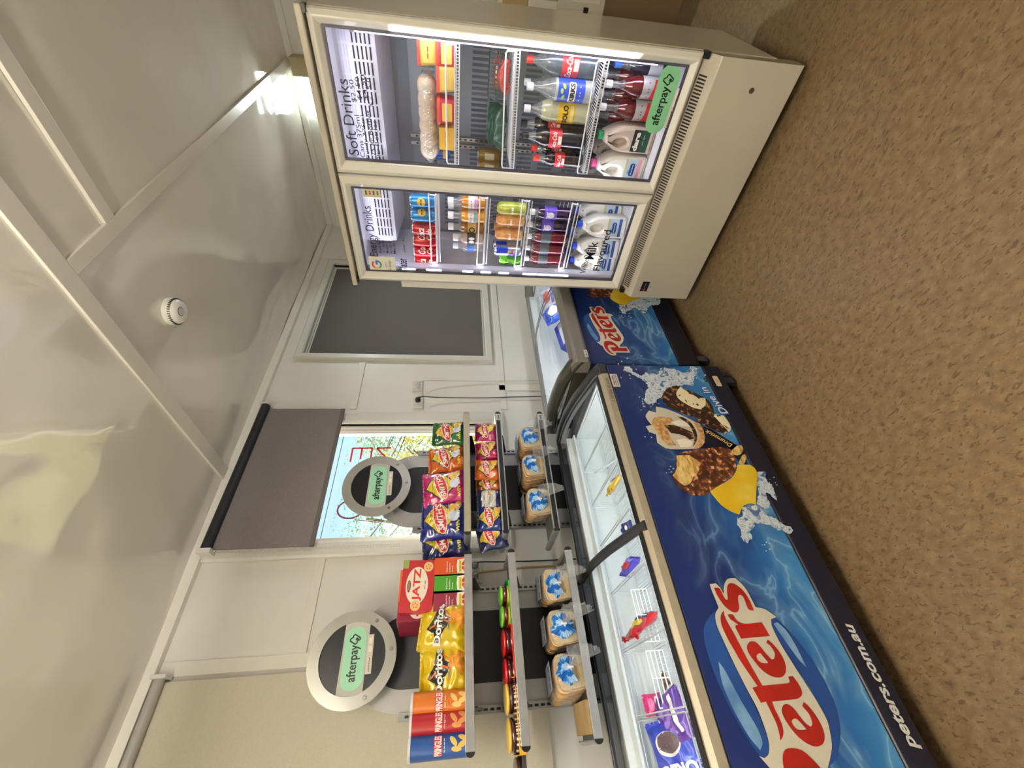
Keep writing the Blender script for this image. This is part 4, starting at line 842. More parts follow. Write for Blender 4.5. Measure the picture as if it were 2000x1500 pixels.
# baskets
q = MB(); WB = M('#dfe6e8', .3); xs = [-.36, -.155, .05, .262, .472, .68, .88, 1.08, 1.285]
for a, c in zip(xs, xs[1:]):
    a += .006; c -= .006; z0, z1 = .60, .728
    for z in (z0, z1): q.tube([(a, 1.50, z), (c, 1.50, z), (c, 1.925, z), (a, 1.925, z), (a, 1.50, z)], .0028, WB, 5)
    for x, y in ((a, 1.50), (c, 1.50), (a, 1.925), (c, 1.925)): q.rod((x, y, z0), (x, y, z1), .0028, WB)
    m_ = 17
    for j in range(1, m_): q.rod((a + (c - a) * j / m_, 1.50, z0), (a + (c - a) * j / m_, 1.925, z0), .0014, WB)
q.build('wire_baskets', fz)
for a, c in ((.275, .465), (.07, .245), (-.15, .0)):
    q = MB(); y = 1.83 if a > 0 else 1.87
    for z in (.605, .622, .639, .656, .673): q.rod((a, y, z), (c, y, z), .0026, M('#f4f6f6', .3))
    for x in (a, (a + c) / 2, c): q.rod((x, y, .605), (x, y, .673), .0026, M('#f4f6f6', .3))
    q.build('wire_divider', fz)
# printed artwork on the front
q = MB(); DD = lambda P: [tuple(at(1150 + x / 3.75, 700 + y / 3.75, 1, F1Y)[i] for i in (0, 2)) for x, y in P]
FA = lambda e: (lambda u, v: Vector((u, F1Y + .001 - e, v)))
art = [([(250, 50), (300, 62), (330, 100), (380, 118), (430, 105), (500, 120), (520, 70), (560, 62), (620, 75), (700, 110), (740, 60), (800, 75), (780, 140), (760, 190), (700, 200), (640, 200), (600, 240), (560, 250), (500, 320), (430, 340), (410, 300), (425, 250), (440, 190), (390, 160), (330, 120), (280, 100)], SPL, 0),
 ([(1075, 1150), (1110, 1150), (1130, 1090), (1220, 1080), (1250, 1095), (1320, 1150), (1400, 1190), (1480, 1250), (1470, 1290), (1400, 1260), (1300, 1210), (1220, 1210), (1190, 1260), (1200, 1300), (1160, 1350), (1110, 1310), (1100, 1240)], SPL, 0),
 ([(1235, 850), (1290, 830), (1310, 900), (1350, 960), (1390, 1015), (1380, 1040), (1340, 1020), (1300, 980), (1320, 1060), (1290, 1090), (1230, 1060)], SPL, 0),
 ([(840, 500), (900, 520), (1100, 650), (1060, 690), (940, 660), (820, 660)], NAVY, 1), ([(1000, 620), (1130, 640), (1170, 800), (1100, 760)], NAVY, 1),
 ([(530, 290), (560, 235), (600, 210), (640, 200), (680, 215), (850, 290), (905, 350), (920, 420), (860, 440), (760, 430), (650, 390), (570, 350)], DCHOC, 2), ([(640, 250), (670, 208), (690, 225), (715, 240), (740, 262), (765, 270), (800, 290), (850, 290), (855, 340), (820, 375), (770, 365), (700, 330), (650, 290)], COOK, 3),
 ([(920, 410), (985, 420), (1030, 480), (1035, 530), (990, 552), (900, 470)], COOK, 3), ([(780, 450), (870, 425), (920, 430), (1010, 525), (985, 552), (930, 535), (800, 470)], DCHOC, 4),
 ([(1040, 680), (1085, 640), (1118, 640), (1130, 665), (1115, 700), (1085, 712), (1060, 705)], BITE, 2), ([(1095, 770), (1120, 712), (1142, 702), (1155, 722), (1130, 790)], BITE, 2),
 ([(610, 860), (640, 800), (635, 710), (700, 685), (820, 665), (960, 650), (1040, 670), (1065, 720), (1080, 790), (1060, 850), (980, 910), (900, 965), (860, 1000), (780, 1005), (700, 980), (640, 930)], CHOC, 3),
 ([(640, 715), (690, 712), (740, 712), (770, 735), (798, 750), (800, 780), (808, 810), (790, 850), (765, 870), (740, 920), (700, 935), (650, 900), (612, 860), (645, 800)], BITE, 4),
 ([(885, 975), (960, 930), (1040, 880), (1080, 820), (1085, 780), (1180, 782), (1215, 810), (1232, 850), (1225, 960), (1220, 1075), (1190, 1065), (1130, 1080), (1100, 1147), (1040, 1125), (970, 1080), (900, 1000)], LEMON, 5),
 ([(415, 420), (440, 385), (490, 400), (490, 355), (560, 370), (640, 400), (740, 450), (800, 480), (838, 530), (845, 620), (800, 662), (760, 665), (640, 668), (560, 660), (500, 620), (490, 560), (440, 540), (415, 500), (460, 490), (425, 450)], CREAMW, 4),
 ([(755, 458), (810, 480), (840, 540), (842, 620), (800, 664), (765, 664), (800, 610), (805, 545)], WAF, 5), ([(460, 470), (480, 435), (540, 430), (600, 440), (625, 465), (560, 490), (600, 590), (640, 640), (575, 640), (520, 580), (490, 530), (470, 500)], WAF, 5),
 ([(550, 490), (620, 492), (690, 515), (755, 545), (768, 590), (735, 600), (705, 575), (660, 560), (600, 550)], DCHOC, 6), ([(645, 428), (700, 440), (750, 480), (785, 540), (790, 600), (762, 650), (770, 590), (755, 530), (720, 480)], DCHOC, 6),
 ([(600, 470), (660, 455), (720, 470), (745, 505), (700, 500), (640, 495)], M('#f3ecdc', .4), 6), ([(640, 600), (700, 590), (760, 615), (740, 650), (670, 655)], M('#f3ecdc', .4), 6)]
names = ['splash_print'] * 3 + ['cone_picture', 'bar_picture', 'sandwich_picture', 'sandwich_picture', 'biscuit_sandwich_picture', 'biscuit_sandwich_picture', 'bar_picture', 'ice_pop_picture', 'bar_picture', 'bar_picture', 'ice_pop_picture'] + ['cone_picture'] * 7
pics = {}
for i, ((P, m, e), nm) in enumerate(zip(art, names)):
    nm = nm + ('_%d' % i if nm == 'splash_print' else ''); pics.setdefault(nm, MB()).poly(rough(curvy(DD(P), 1) if m is not SPL else DD(P), .012 if m is SPL else .0012, i, .004), FA(.0006 * (e + 1) + .0006), m)
for nm, pq in pics.items(): pq.build(nm.rstrip('_0123456789'), fz)
r_ = random.Random(3)
for cx, cy, s, n_ in ((300, 90, 90, 14), (400, 320, 70, 16), (500, 300, 60, 8), (780, 120, 60, 10), (600, 820, 30, 7), (1300, 1350, 60, 8), (1350, 900, 60, 8), (440, 560, 30, 6)):
    for _ in range(n_): x, y = cx + r_.gauss(0, s * .5), cy + r_.gauss(0, s * .5); q.poly(DD(ell(x, y, r_.uniform(2, 8), r_.uniform(2, 6), 8)), FA(.001), M('#c4d0dc', .4))
q.build('droplet_prints', fz)['kind'] = 'stuff'
logo(fz, F1Y + .001, lambda u, v: (u, v))
q = MB(); L0 = at(1795, 1462, 1, F1Y); L1 = at(1655, 1218, 1, F1Y)
q.text('peters.com.au', -.088, .222, .118, .158, FA(.0014), M('#dddbd6', .45), .03, .25).build('web_lettering', fz)
def slant(par, s, p0, p1, h, m, e, bold=.02, shear=.2, org=None):
    d = Vector((p1[0] - p0[0], p1[1] - p0[1])); L_ = d.length; d.normalize(); nn = Vector((-d.y, d.x)); q = MB()
    q.text(s, 0, L_, 0, h, lambda u, v: Vector((p0[0] + d.x * u + nn.x * v, F1Y + .001 - e, p0[1] + d.y * u + nn.y * v)), m, bold, shear); return q.build('lettering', par)
slant(fz, 'Dive in', (1.066, .176), (1.232, .226), .042, M('#2a5aa4', .4), .0050, .07); slant(fz, 'Dive in', (1.070, .180), (1.228, .228), .036, M('#e6eef6', .4), .0062, .012)
slant(fz, 'Drumstick', (.905, .235), (.985, .322), .022, M('#d6b063', .4), .0040, .02)
q = MB(); q.poly(rrect(1.226, 1.307, .648, .684, .003), FA(.0024), M('#cfc9bd', .5)); q.text('Arctic', 1.235, 1.298, .668, .679, FA(.003), M('#4a2a28', .5), .02).text('1300 000 000', 1.233, 1.30, .653, .660, FA(.003), BLACK).poly(rrect(1.23, 1.30, .664, .666, .0005), FA(.003), BLACK); q.build('service_sticker', fz)
q = MB(); q.poly(rrect(1.235, 1.301, .136, .164, .006), FA(.0024), M('#d8c6a2', .45)); q.text('NYY', 1.255, 1.285, .146, .154, FA(.003), M('#a08a60', .5)); q.build('plate', fz)
q = MB(); q.poly(rrect(1.262, 1.288, .200, .214, .003), FA(.0024), M('#15301f', .4)).poly(ell(1.275, .207, .005, .004, 10), FA(.003), M('#4a9a5a', .4)); q.build('badge', fz)
def castor(par, x, y, zb, r=.033):
    q = MB(); q.cyl((x, y - .012, r), (x, y + .012, r), r, BLACK, 22); q.cyl((x, y - .0135, r), (x, y + .0135, r), r * .45, M('#8c8f92', .3, .7), 14); q.box(x - .018, x + .018, y - .019, y - .015, r * .6, zb, DGREY).box(x - .018, x + .018, y + .015, y + .019, r * .6, zb, DGREY).box(x - .022, x + .022, y - .02, y + .02, zb - .006, zb, DGREY); q.build('castor', par)
for x in (XA + .09, XB - .06):
    for y in (F1Y + .06, 1.99): castor(fz, x, y, .096, .036)
area('freezer_led', (.45, 1.475, .70), (0, 0, 0), 1.6, .02, 3.0, (.88, .96, 1), fz).rotation_euler = (radians(38), 0, 0)
# ---- freezer 2
F2Y = 1.54; f2 = thing('chest_freezer', 'shorter blue chest freezer with grey top frame, behind the long one', 'chest freezer', (2.15, 1.83, 0), world=True)
XC, XD = 1.50, 2.83; ART2 = art_mat('freezer_art2', .12, .70); B2 = M('#cfccc5', .35)
q = MB(); q.box(XC, XD, F2Y, F2Y + .045, .204, .72, ART2).box(XC, XD, F2Y, F2Y + .045, .081, .204, M('#080918', .45)).box(XC, XC + .045, F2Y + .045, 2.14, .081, .72, M('#15265c', .4)).box(XD - .045, XD, F2Y + .045, 2.14, .081, .72, B2).box(XC + .045, XD - .045, 2.10, 2.14, .081, .74, B2).box(XC + .045, XD - .045, F2Y + .045, 2.10, .081, .25, B2)
q.build('cabinet', f2, .008)
q = MB(); q.box(XC + .045, XD - .045, F2Y + .045, F2Y + .05, .25, .78, ICE).box(XC + .045, XD - .045, 2.09, 2.10, .25, .82, ICE).box(XC + .045, XC + .05, F2Y + .045, 2.10, .25, .78, ICE).box(XD - .05, XD - .045, F2Y + .045, 2.10, .25, .78, ICE).box(XC + .045, XD - .045, F2Y + .045, 2.10, .25, .255, ICE); q.build('inner_tub', f2)
P2 = [(1.50, .72), (1.506, .790), (1.53, .808), (1.584, .828), (1.687, .856), (1.806, .867), (1.925, .870), (2.037, .861), (2.107, .851), (2.15, .838)]
def prof2(y):
    for (a, b), (c, d) in zip(P2[1:], P2[2:]):
        if y <= c: return b + (d - b) * max(0, y - a) / (c - a)
    return P2[-1][1]
q = MB(); q.loft([[(x, 1.545, .712), (x, 1.512, .715), (x, 1.503, .730), (x, 1.503, .785), (x, 1.515, .80), (x, 1.545, .812), (x, 1.585, .80), (x, 1.585, .712)] for x in (XC - .028, XD + .02)], HGREY, smooth=False); fl = q.build('front_frame', f2, .006)
q = MB(); q.loft([[(x, 2.095, .72), (x, 2.095, .848), (x, 2.15, .838), (x, 2.155, .72)] for x in (XC - .028, XD + .02)], HGREY, smooth=False).build('back_frame', f2, .004)
def tubecap(x0, x1, m, nm, par):
    q = MB(); rings = []
    for (y, z) in P2[1:]:
        rings.append([( (x0 + x1) / 2 + (x1 - x0) / 2 * cos(t), y, z - .034 + .034 * (abs(sin(t)) ** .7) * (1 if sin(t) > 0 else -1)) for t in [2 * pi * i / 14 for i in range(14)]])
    q.loft(rings, m); return q.build(nm, par)
HTAU = M('#3a382f', .25, coat=.4)
tubecap(XC - .030, XC + .048, HTAU, 'end_frame', f2); tubecap(XD - .048, XD + .02, HTAU, 'end_frame', f2)
for x in (XC + .012, XD - .014): MB().box(x - .026, x + .026, 1.60, 2.13, .70, .78, HTAU).build('end_fill', f2, .01)
for (x0, x1, dz) in ((XC + .045, 2.20, .016), (2.14, XD - .045, .008)):
    g = MB(); ys = [1.55 + .54 * i / 16 for i in range(17)]; g.add([(x, y, prof2(y) - dz) for y in ys for x in (x0, x1)], [(2 * i, 2 * i + 1, 2 * i + 3, 2 * i + 2) for i in range(16)], CURVED, True); o = g.build('lid_glass', f2)
    e = MB(); 
    for x in (x0, x1): e.loft([[(x - .003, y, prof2(y) - dz - .003), (x - .003, y, prof2(y) - dz + .003), (x + .003, y, prof2(y) - dz + .003), (x + .003, y, prof2(y) - dz - .003)] for y in ys], M('#77787c', .3), smooth=False)
    e.build('edge_trim', o)
TF2 = lambda u, v: ((u + 2.391) / 1.397, (v + .2856 + .00315 * (u + 2.391) / 1.397) / 1.3927)
logo(f2, F2Y, TF2)
q = MB(); CC = lambda P, sx=1130, sy=580, k=11.54: [tuple(at(sx + x / k, sy + y / k, 1, F2Y)[i] for i in (0, 2)) for x, y in P]; FB2 = lambda e: (lambda u, v: Vector((u, F2Y - e, v)))
q.poly(rough(CC([(910, 170), (930, 290), (960, 330), (980, 370), (1080, 385), (1130, 300), (1200, 260), (1320, 270), (1400, 330), (1470, 370), (1500, 310), (1560, 330), (1540, 260), (1640, 190), (1800, 190), (1846, 90), (1900, -200), (1600, -260), (1330, -200), (1150, 0), (1080, 190)]), .010, 5, .004), FB2(.001), SPL); q.build('splash_print', f2); q = MB()
q.poly(CC([(700, 0), (720, 50), (800, 110), (900, 160), (1000, 185), (1060, 190), (1110, 150), (1180, 90), (1330, 60), (1400, -150), (1000, -330), (760, -200)]), FB2(.002), LEMON); q.build('ice_pop_picture', f2); q = MB()
q.poly(CC([(200, -40), (330, 20), (520, 30), (700, 0), (820, -250), (500, -500), (250, -300)]), FB2(.0026), CHOC); q.build('bar_picture', f2); q = MB()
for _ in range(16): x, y = r_.gauss(1000, 130), r_.gauss(400, 50); q.poly(CC(ell(x, y, r_.uniform(4, 16), r_.uniform(4, 12), 8)), FB2(.001), M('#c4d0dc', .4))
q.build('droplet_prints', f2)['kind'] = 'stuff'
q = MB(); FH = lambda u, v: Vector((u, 1.5018, v)); a = at(1141, 700, 1, 1.502)
q.poly(rrect(1.508, 1.560, .722, .740, .002), FH, M('#e8e8e6', .4)).text('Hiron', 1.514, 1.552, .726, .736, lambda u, v: Vector((u, 1.5008, v)), BLACK, .03); q.build('name_badge', f2)
for x in (XC + .06, XD - .07):
    for y in (F2Y + .03, 2.08): castor(f2, x, y, .082, .030)
area('freezer_led', (2.16, 1.60, .76), (0, 0, 0), 1.15, .02, 2.0, (.86, .90, 1), f2).rotation_euler = (radians(38), 0, 0)
# ---- things inside the freezers
PURP = M('#4a3fb8', .3, coat=.6); REDF = M('#c01c28', .3, coat=.6)
def blob(q, fn, w, h, m1, m2, txt=None, tc=None):
    F = lambda e: (lambda u, v: fn(u, v, e)); q.poly(ell(0, h * .58, w * .30, h * .2, 20), F(.002), m1, .012)
    q.poly(rrect(-w * .36, w * .36, h * .18, h * .34, .004), F(.0024), m2, .012)
    if txt: q.text(txt, -w * .34, w * .34, h * .20, h * .32, F(.0036), tc or LWHITE, .03)
def oreo(q, fn, w, h):
    F = lambda e: (lambda u, v: fn(u, v, e)); q.poly(ell(w * .05, h * .36, w * .30, h * .20, 24), F(.002), M('#e9e2da', .4), .012).poly(ell(w * .03, h * .34, w * .27, h * .17, 24), F(.0028), M('#5d4a50', .6), .012)
    q.text('OREO', -w * .42, w * .42, h * .66, h * .88, F(.004), LWHITE, .05)
place('frz_blue', bag(.16, .17, .05, M('#3646b4', .3, coat=.6), oreo, 21), 'blue biscuit ice cream bag with big white name in the long freezer', 'ice cream bag', (.035, 1.845, .66), name='snack_bag', rot=(Matrix.Rotation(radians(-42), 3, 'X') @ Matrix.Rotation(radians(-97), 3, 'Y')))
place('frz_purple', bag(.16, .12, .05, M('#5b3590', .3, coat=.6), lambda q, fn, w, h: blob(q, fn, w, h, M('#7b57b0', .4), LWHITE), 22), 'purple wrapped ice cream bag lying behind the blue biscuit one in the long freezer', 'ice cream bag', (.06, 1.77, .61), name='snack_bag', rot=(radians(-62), 0, radians(20)))
place('frz_pink', bag(.07, .06, .03, M('#d23a80', .3, coat=.6), lambda q, fn, w, h: blob(q, fn, w, h, M('#e77ab0', .4), LWHITE), 23), 'small bright pink wrapper poking up beside the biscuit ice cream bag', 'wrapper', (.085, 1.885, .64), name='snack_wrapper', rot=(radians(-30), 0, 0))
place('frz_red', bag(.19, .13, .04, REDF, lambda q, fn, w, h: blob(q, fn, w, h, M('#e0c540', .4), M('#3a3a90', .4), 'FROSTY'), 24), 'red ice cream bag in a basket of the long freezer', 'ice cream bag', (.37, 1.845, .61), name='snack_bag', rot=(radians(-35), 0, radians(85)))
place('frz_violet', bag(.12, .09, .04, PURP, lambda q, fn, w, h: blob(q, fn, w, h, REDF, M('#8a80e0', .4)), 25), 'violet and red ice cream wrapper below the black cross bar of the long freezer', 'ice cream wrapper', (.60, 1.85, .61), name='snack_wrapper', rot=(radians(-50), 0, radians(70)))
place('frz_yellow', bag(.11, .09, .04, M('#d9b23a', .3, coat=.6), lambda q, fn, w, h: blob(q, fn, w, h, M('#f0dc80', .4), PURP, 'BILLABONG'), 26), 'yellow ice cream wrapper with blue band at the far end of the long freezer', 'ice cream wrapper', (.965, 1.80, .61), name='snack_wrapper', rot=(radians(-50), 0, radians(80)))
place('frz_small', bag(.06, .05, .03, M('#2c2f6c', .3, coat=.6), lambda q, fn, w, h: None or q.poly(ell(0, h * .5, w * .2, h * .2, 10), lambda u, v: fn(u, v, .002), LWHITE), 27), 'tiny dark wrapper lying beside the black cross bar', 'wrapper', (.72, 1.79, .612), name='snack_wrapper', rot=(radians(-60), 0, 0))
place('frz_brown', bag(.05, .035, .02, M('#8a5a32', .4, coat=.4), lambda q, fn, w, h: q.poly(ell(0, h * .5, w * .2, h * .2, 10), lambda u, v: fn(u, v, .002), LWHITE), 28), 'little brown wrapper in an empty wire basket', 'wrapper', (.16, 1.86, .606), name='snack_wrapper', rot=(radians(-80), 0, .4))
place('price_tag', lambda o: (MB().box(-.02, .02, -.002, .002, 0, .12, M('#c9d0d2', .3)).build('clear_tag', o)), 'clear plastic ticket holder at the far end of the long freezer', 'ticket holder', (1.06, 1.79, .61), name='ticket_holder', rot=(radians(-30), 0, radians(60)))
cart = lambda m, t, tm: carton(.26, .12, .18, m, lambda q, F, G, w, d, h: (q.add([F(-w * .46, h * .2), F(w * .46, h * .2), F(w * .46, h * .8), F(-w * .46, h * .8)], [(0, 1, 2, 3)], tm), q.text(t, -w * .3, w * .3, h * .35, h * .65, lambda a, b: F(a, b) + Vector((0, -.0006, 0)), M('#20285c', .5), .03)))
place('f2_white', cart(M('#e6e2e0', .5), 'ICE', M('#c9b8b0', .5)), 'white cardboard carton at the near end inside the shorter freezer', 'carton', (1.88, 1.74, .52), 0, name='carton', rot=(radians(-8), 0, radians(-8)))
place('f2_blue', cart(M('#2c3c9c', .45), 'PETERS', M('#b9b9c8', .5)), 'blue and grey carton standing inside the shorter freezer', 'carton', (2.13, 1.80, .58), name='carton', rot=(radians(-62), 0, radians(10)))
place('f2_bag', bag(.26, .2, .07, M('#2b55c4', .35, coat=.5), lambda q, fn, w, h: blob(q, fn, w, h, LWHITE, M('#5a80d8', .4)), 31), 'bright blue bag leaning behind the cartons in the shorter freezer', 'ice cream bag', (2.36, 1.82, .62), name='snack_bag', rot=(radians(-40), 0, radians(20)))
place('f2_clear', bag(.22, .16, .06, M('#c9ccdc', .3, coat=.5), lambda q, fn, w, h: blob(q, fn, w, h, M('#c2493f', .4), M('#5a5f9c', .4)), 32), 'pale bag with red and blue print at the far end of the shorter freezer', 'ice cream bag', (2.58, 1.90, .64), name='snack_bag', rot=(radians(-40), 0, radians(-10)))
# ================================================================== shelf stands and what is on them
STEEL = M_noise('brushed_steel', [(.35, '#8f8f90'), (.65, '#a2a2a3')], scale=40, rough=.34, metal=.6, stretch=(1, 1, .05)); TRAYM = M('#6d6c69', .45, .4); RAILM = M_noise('rail_steel', [(.3, '#9a9b9d'), (.7, '#a9aaac')], scale=20, rough=.36, metal=.5); PANEL = M('#b3b4b4', .4, .3); CENTRE = M('#1d1f26', .55); CAPB = M('#08080a', .4)
def stand(xc, x0, x1, label, shelves, ringc, insert, screws, zb):
    Y = 1.88; YB = 2.155; t = thing('shelf_stand', label, 'shelf stand', (xc, YB, 0), world=True)
    for s in (-1, 1):
        q = MB(); x = xc + s * .2265; q.box(x - .014, x + .014, YB - .012, YB + .012, .02, 1.62, STEEL)
        z = .72
        while z < 1.60: q.box(x - .0045, x + .0045, YB - .0128, YB - .0118, z, z + .016, CAPB); z += .026
        q.build('post', t, .002)
    q = MB(); q.box(xc - .26, xc + .26, 2.10, 2.22, 0, .02, TRAYM); q.build('foot_plate', t, .003)
    r0 = .213; zc = 1.622; arcp = lambda r, z: [(xc + r * cos(a), z + r * sin(a)) for a in [pi * i / 28 for i in range(29)]]
    q = MB(); q.prism([(xc - r0, .5)] + [(xc + r0, .5)] + arcp(r0, zc), .006, PANEL, org=(0, YB + .004, 0)); bp = q.build('back_panel', t)
    q = MB(); q.poly([(xc - .137, .5)] + [(xc + .137, .5)] + arcp(.137, zc - .01), lambda u, v: Vector((u, YB - .0032, v)), CENTRE); q.build('black_centre', bp)
    # round sign on stand-offs
    cx, cy, cz = ringc; R1, R2 = .174, .130
    q = MB(); q.prism([ell(cx, cz, R1, R1, 56), ell(cx, cz, R2, R2, 48)], .007, M_noise('ring_alu', [(.3, '#bdbdb8'), (.7, '#cacac5')], scale=5, rough=.24, metal=.55) if 'ring_alu' not in bpy.data.materials else bpy.data.materials['ring_alu'], org=(0, cy, 0)); sg = q.build('round_sign', t)
    q = MB(); q.poly(ell(cx, cz, R1 - .01, R1 - .01, 48), lambda u, v: Vector((u, cy - .001, v)), M('#12141c', .3)); q.build('dark_disc', sg)
    fe = lambda u, v, e: Vector((u, cy - .002 - e, v)); tilt = .03
    def ft(u, v, e): a, b_ = u - cx, v - cz; return fe(cx + a * cos(tilt) - b_ * sin(tilt), cz + a * sin(tilt) + b_ * cos(tilt), e)
    band = [(cx - .1225, cz - .052), (cx + .1205, cz - .052), (cx + .1225, cz + .044), (cx - .1245, cz + .044)]; band = []
    for i in range(9): v = -.055 + .10 * i / 8; band.append((cx + (R2 ** 2 - v * v) ** .5, cz + v))
    band += [(2 * cx - a, b_) for a, b_ in band[::-1]]
    q = MB(); q.poly(band, lambda u, v: fe(u, v, .0), M('#b9bab4', .5)); afterpay(q, cx - .112, cx + .112, cz - .048, cz + .038, ft, MINT)
    q.build('green_sticker', sg)
    q = MB(); q.poly(rrect(cx - .062, cx + .078, cz - .078, cz - .054, .001), lambda u, v: ft(u, v, .0008), M('#d2cabd', .6)); q.text('We accept afterpay', cx - .055, cx - .005, cz - .070, cz - .064, lambda u, v: ft(u, v, .0016), MARK)
    for kx in (.025, .055): q.poly(rrect(cx + kx - .011, cx + kx + .011, cz - .073, cz - .060, .003), lambda u, v: ft(u, v, .0014), M('#e9e4d8', .5))
    q.build('small_label', sg)
    for a in screws: 
        q = MB(); p = Vector((cx + .153 * cos(radians(a)), cy - .007, cz + .153 * sin(radians(a)))); q.cyl(p, p + Vector((0, -.005, 0)), .0085, CHROME, 16, .0065); q.build('screw', sg)
    q = MB()
    for a in (-150, -30): p = Vector((cx + .150 * cos(radians(a)), cy, cz + .150 * sin(radians(a)))); q.cyl(p, (p.x * .985 + xc * .015, YB - .002, p.z - .02), .006, CHROME, 12)
    q.build('stand_off', sg)
    for i, z in enumerate(shelves):
        q = MB(); q.box(x0 + .012, x1 - .012, Y + .006, YB - .02, z - .010, z - .005, TRAYM); sh = q.build('shelf', t, .001)
        q = MB(); hz = .0165
        q.box(x0 + .014, x1 - .014, Y - .003, Y + .004, z - hz, z + hz, RAILM); q.build('front_rail', sh, .0015)
        if insert[i]:
            q = MB(); q.box(x0 + .014, x1 - .014, Y - .0045, Y - .003, z - hz * .62, z + hz * .62, CAPB if insert[i] == 'b' else M('#a59a7c', .3)); q.build('price_strip', sh)
            if insert[i] == 'b':
                q = MB(); q.box(x1 - .058, x1 - .016, Y - .0056, Y - .0045, z - .013, z + .013, M('#c2c3c5', .4)); q.text('nak', x1 - .055, x1 - .022, z - .007, z + .008, lambda u, v: Vector((u, Y - .0064, v)), BLACK, .02); q.build('name_tag', sh)
        for s, x in ((-1, x0 + .014), (1, x1 - .014)):
            q = MB(); P = [(cos(a) * .015, sin(a) * hz) for a in [pi / 2 + pi * k_ / 12 for k_ in range(13)]]
            q.loft([[(x + (px if s < 0 else -px), y, z + pz) for px, pz in P] for y in (Y, YB - .03)], RAILM, smooth=True, closed=True); q.build('side_rail', sh)
            q = MB(); q.loft([[(x + (px if s < 0 else -px) * .96, y, z + pz * .96) for px, pz in P] for y in (Y - .0045, Y - .0002)], CAPB if not (insert[i] == 'c' and s > 0) else CLEARPET, smooth=False); q.build('end_cap', sh)
        for s in (-1, 1):
            x = xc + s * .2265; q = MB(); q.prism([(0, -.005), (.17, -.005), (.17, -.022), (.0, -.055)], .003, CAPB, org=(x + .0015, YB - .012, z - .01), U=(0, -1, 0), V=(0, 0, 1), N=(-1, 0, 0)); q.build('bracket', sh)
    return t
ZA = (1.3475, 1.173, .935); ZB = (1.346, 1.157, .900)
stand(1.115, .743, 1.436, 'steel shelf stand with chips, standing in front of the window', ZA, (1.108, 2.085, 1.815), 'cbb', (-38, -86, -150), 0)
stand(.357, -.009, .672, 'steel shelf stand with canisters and biscuit boxes against the blank wall', ZB, (.334, 2.085, 1.813), ('', '', ''), (-32, -82, -154), 0)
TZ = -.004
def X_(px, py, Y): return at(px, py, 1, Y).x
# --- stand A, top shelf: big chip bags
GRN = M('#175423', .28, coat=.7); ORG = M('#c4601a', .3, coat=.7); PNK = M('#aa175f', .28, coat=.7); BLU = M('#15226c', .28, coat=.7); DBL = M('#101a4e', .28, coat=.7); YLB = M('#cdb018', .28, coat=.7); BRN = M('#9c7222', .35, coat=.6)
ga = 'chip bags on the top shelf of the stand in front of the window'
SM = lambda q, fn, w, h: smiths(q, fn, w, h)
SN = lambda q, fn, w, h: smiths(q, fn, w, h, win=False)
def put(key, mk, label, cat, px, py, Y, z, group, name, rz=0, ry=0, rx=0):
    return place(key, mk, label, cat, (X_(px, py, Y), Y, z), name=name, group=group, rot=(rx, ry, rz))
z = ZA[0] + TZ
put('gA', bag(.155, .185, .07, GRN, SM, 1), 'green chip bag on the top shelf beside the window, right end of its row', 'chip bag', 875, 846, 1.955, z, ga, 'chip_bag', 0, .02, -.10)
put('oA', bag(.165, .200, .075, ORG, SM, 2), 'large orange chip bag on the top shelf between the green and the pink ones', 'chip bag', 875, 893, 1.975, z, ga, 'chip_bag', .1, -.05, -.12)
put('pA', bag(.185, .215, .08, PNK, SM, 3), 'large pink chip bag leaning forward on the top shelf between orange and navy', 'chip bag', 875, 948, 1.93, z, ga, 'chip_bag', 0, -.10, -.08)
put('bA', bag(.20, .215, .08, BLU, SM, 4), 'large blue chip bag with a whole logo at the left of the pink one', 'chip bag', 875, 1014, 1.945, z, ga, 'chip_bag', 0, .0, -.08)
put('bB', bag(.19, .21, .07, DBL, SM, 5), 'large blue chip bag mostly hidden, hanging past the left end of the top shelf', 'chip bag', 875, 1050, 2.02, z, ga, 'chip_bag', .15, -.10, -.06)
ga = 'small chip bags on the middle shelf of the stand in front of the window'; z = ZA[1] + TZ
put('p2', bag(.12, .125, .06, PNK, SN, 6), 'small pink chip bag at the right end of the middle shelf', 'chip bag', 945, 845, 1.94, z, ga, 'chip_bag', 0, .08, -.1)
put('p3', bag(.12, .125, .06, M('#b51a62', .28, coat=.7), SN, 7), 'small dark pink chip bag on the middle shelf beside the orange one', 'chip bag', 945, 880, 1.955, z, ga, 'chip_bag', 0, -.05, -.1)
put('o2', bag(.12, .130, .06, M('#c9621c', .3, coat=.7), SN, 8), 'small orange chip bag on the middle shelf, whole front in view', 'chip bag', 950, 918, 1.935, z, ga, 'chip_bag', 0, .04, -.05)
put('o3', bag(.12, .125, .06, ORG, SN, 9), 'small orange chip bag on the middle shelf squeezed beside the silver backed bag', 'chip bag', 950, 946, 1.97, z, ga, 'chip_bag', 0, 0, -.05)
def backprint(q, fn, w, h):
    F = lambda e: (lambda u, v: fn(u, v, e)); q.poly(rrect(-w * .40, w * .42, h * .30, h * .85, .01), F(.0018), M('#d8d7d2', .4), .012)
    for i in range(6): q.poly(rrect(-w * .34, w * (.1 + .05 * (i % 3)), h * (.36 + .06 * i), h * (.375 + .06 * i), .0006), F(.0026), M('#8a8478', .5))
    q.poly(rrect(w * .15, w * .36, h * .38, h * .6, .002), F(.0026), M('#b98a3a', .5)); q.text('CHIPS', -w * .3, w * .2, h * .72, h * .79, F(.0026), DKBLUE, .02)
put('w2', bag(.125, .125, .06, M('#1b2350', .3, coat=.7), backprint, 10), 'navy chip bag turned round, silver white back print showing, middle shelf', 'chip bag', 950, 978, 1.94, z, ga, 'chip_bag', 0, .0, -.05)
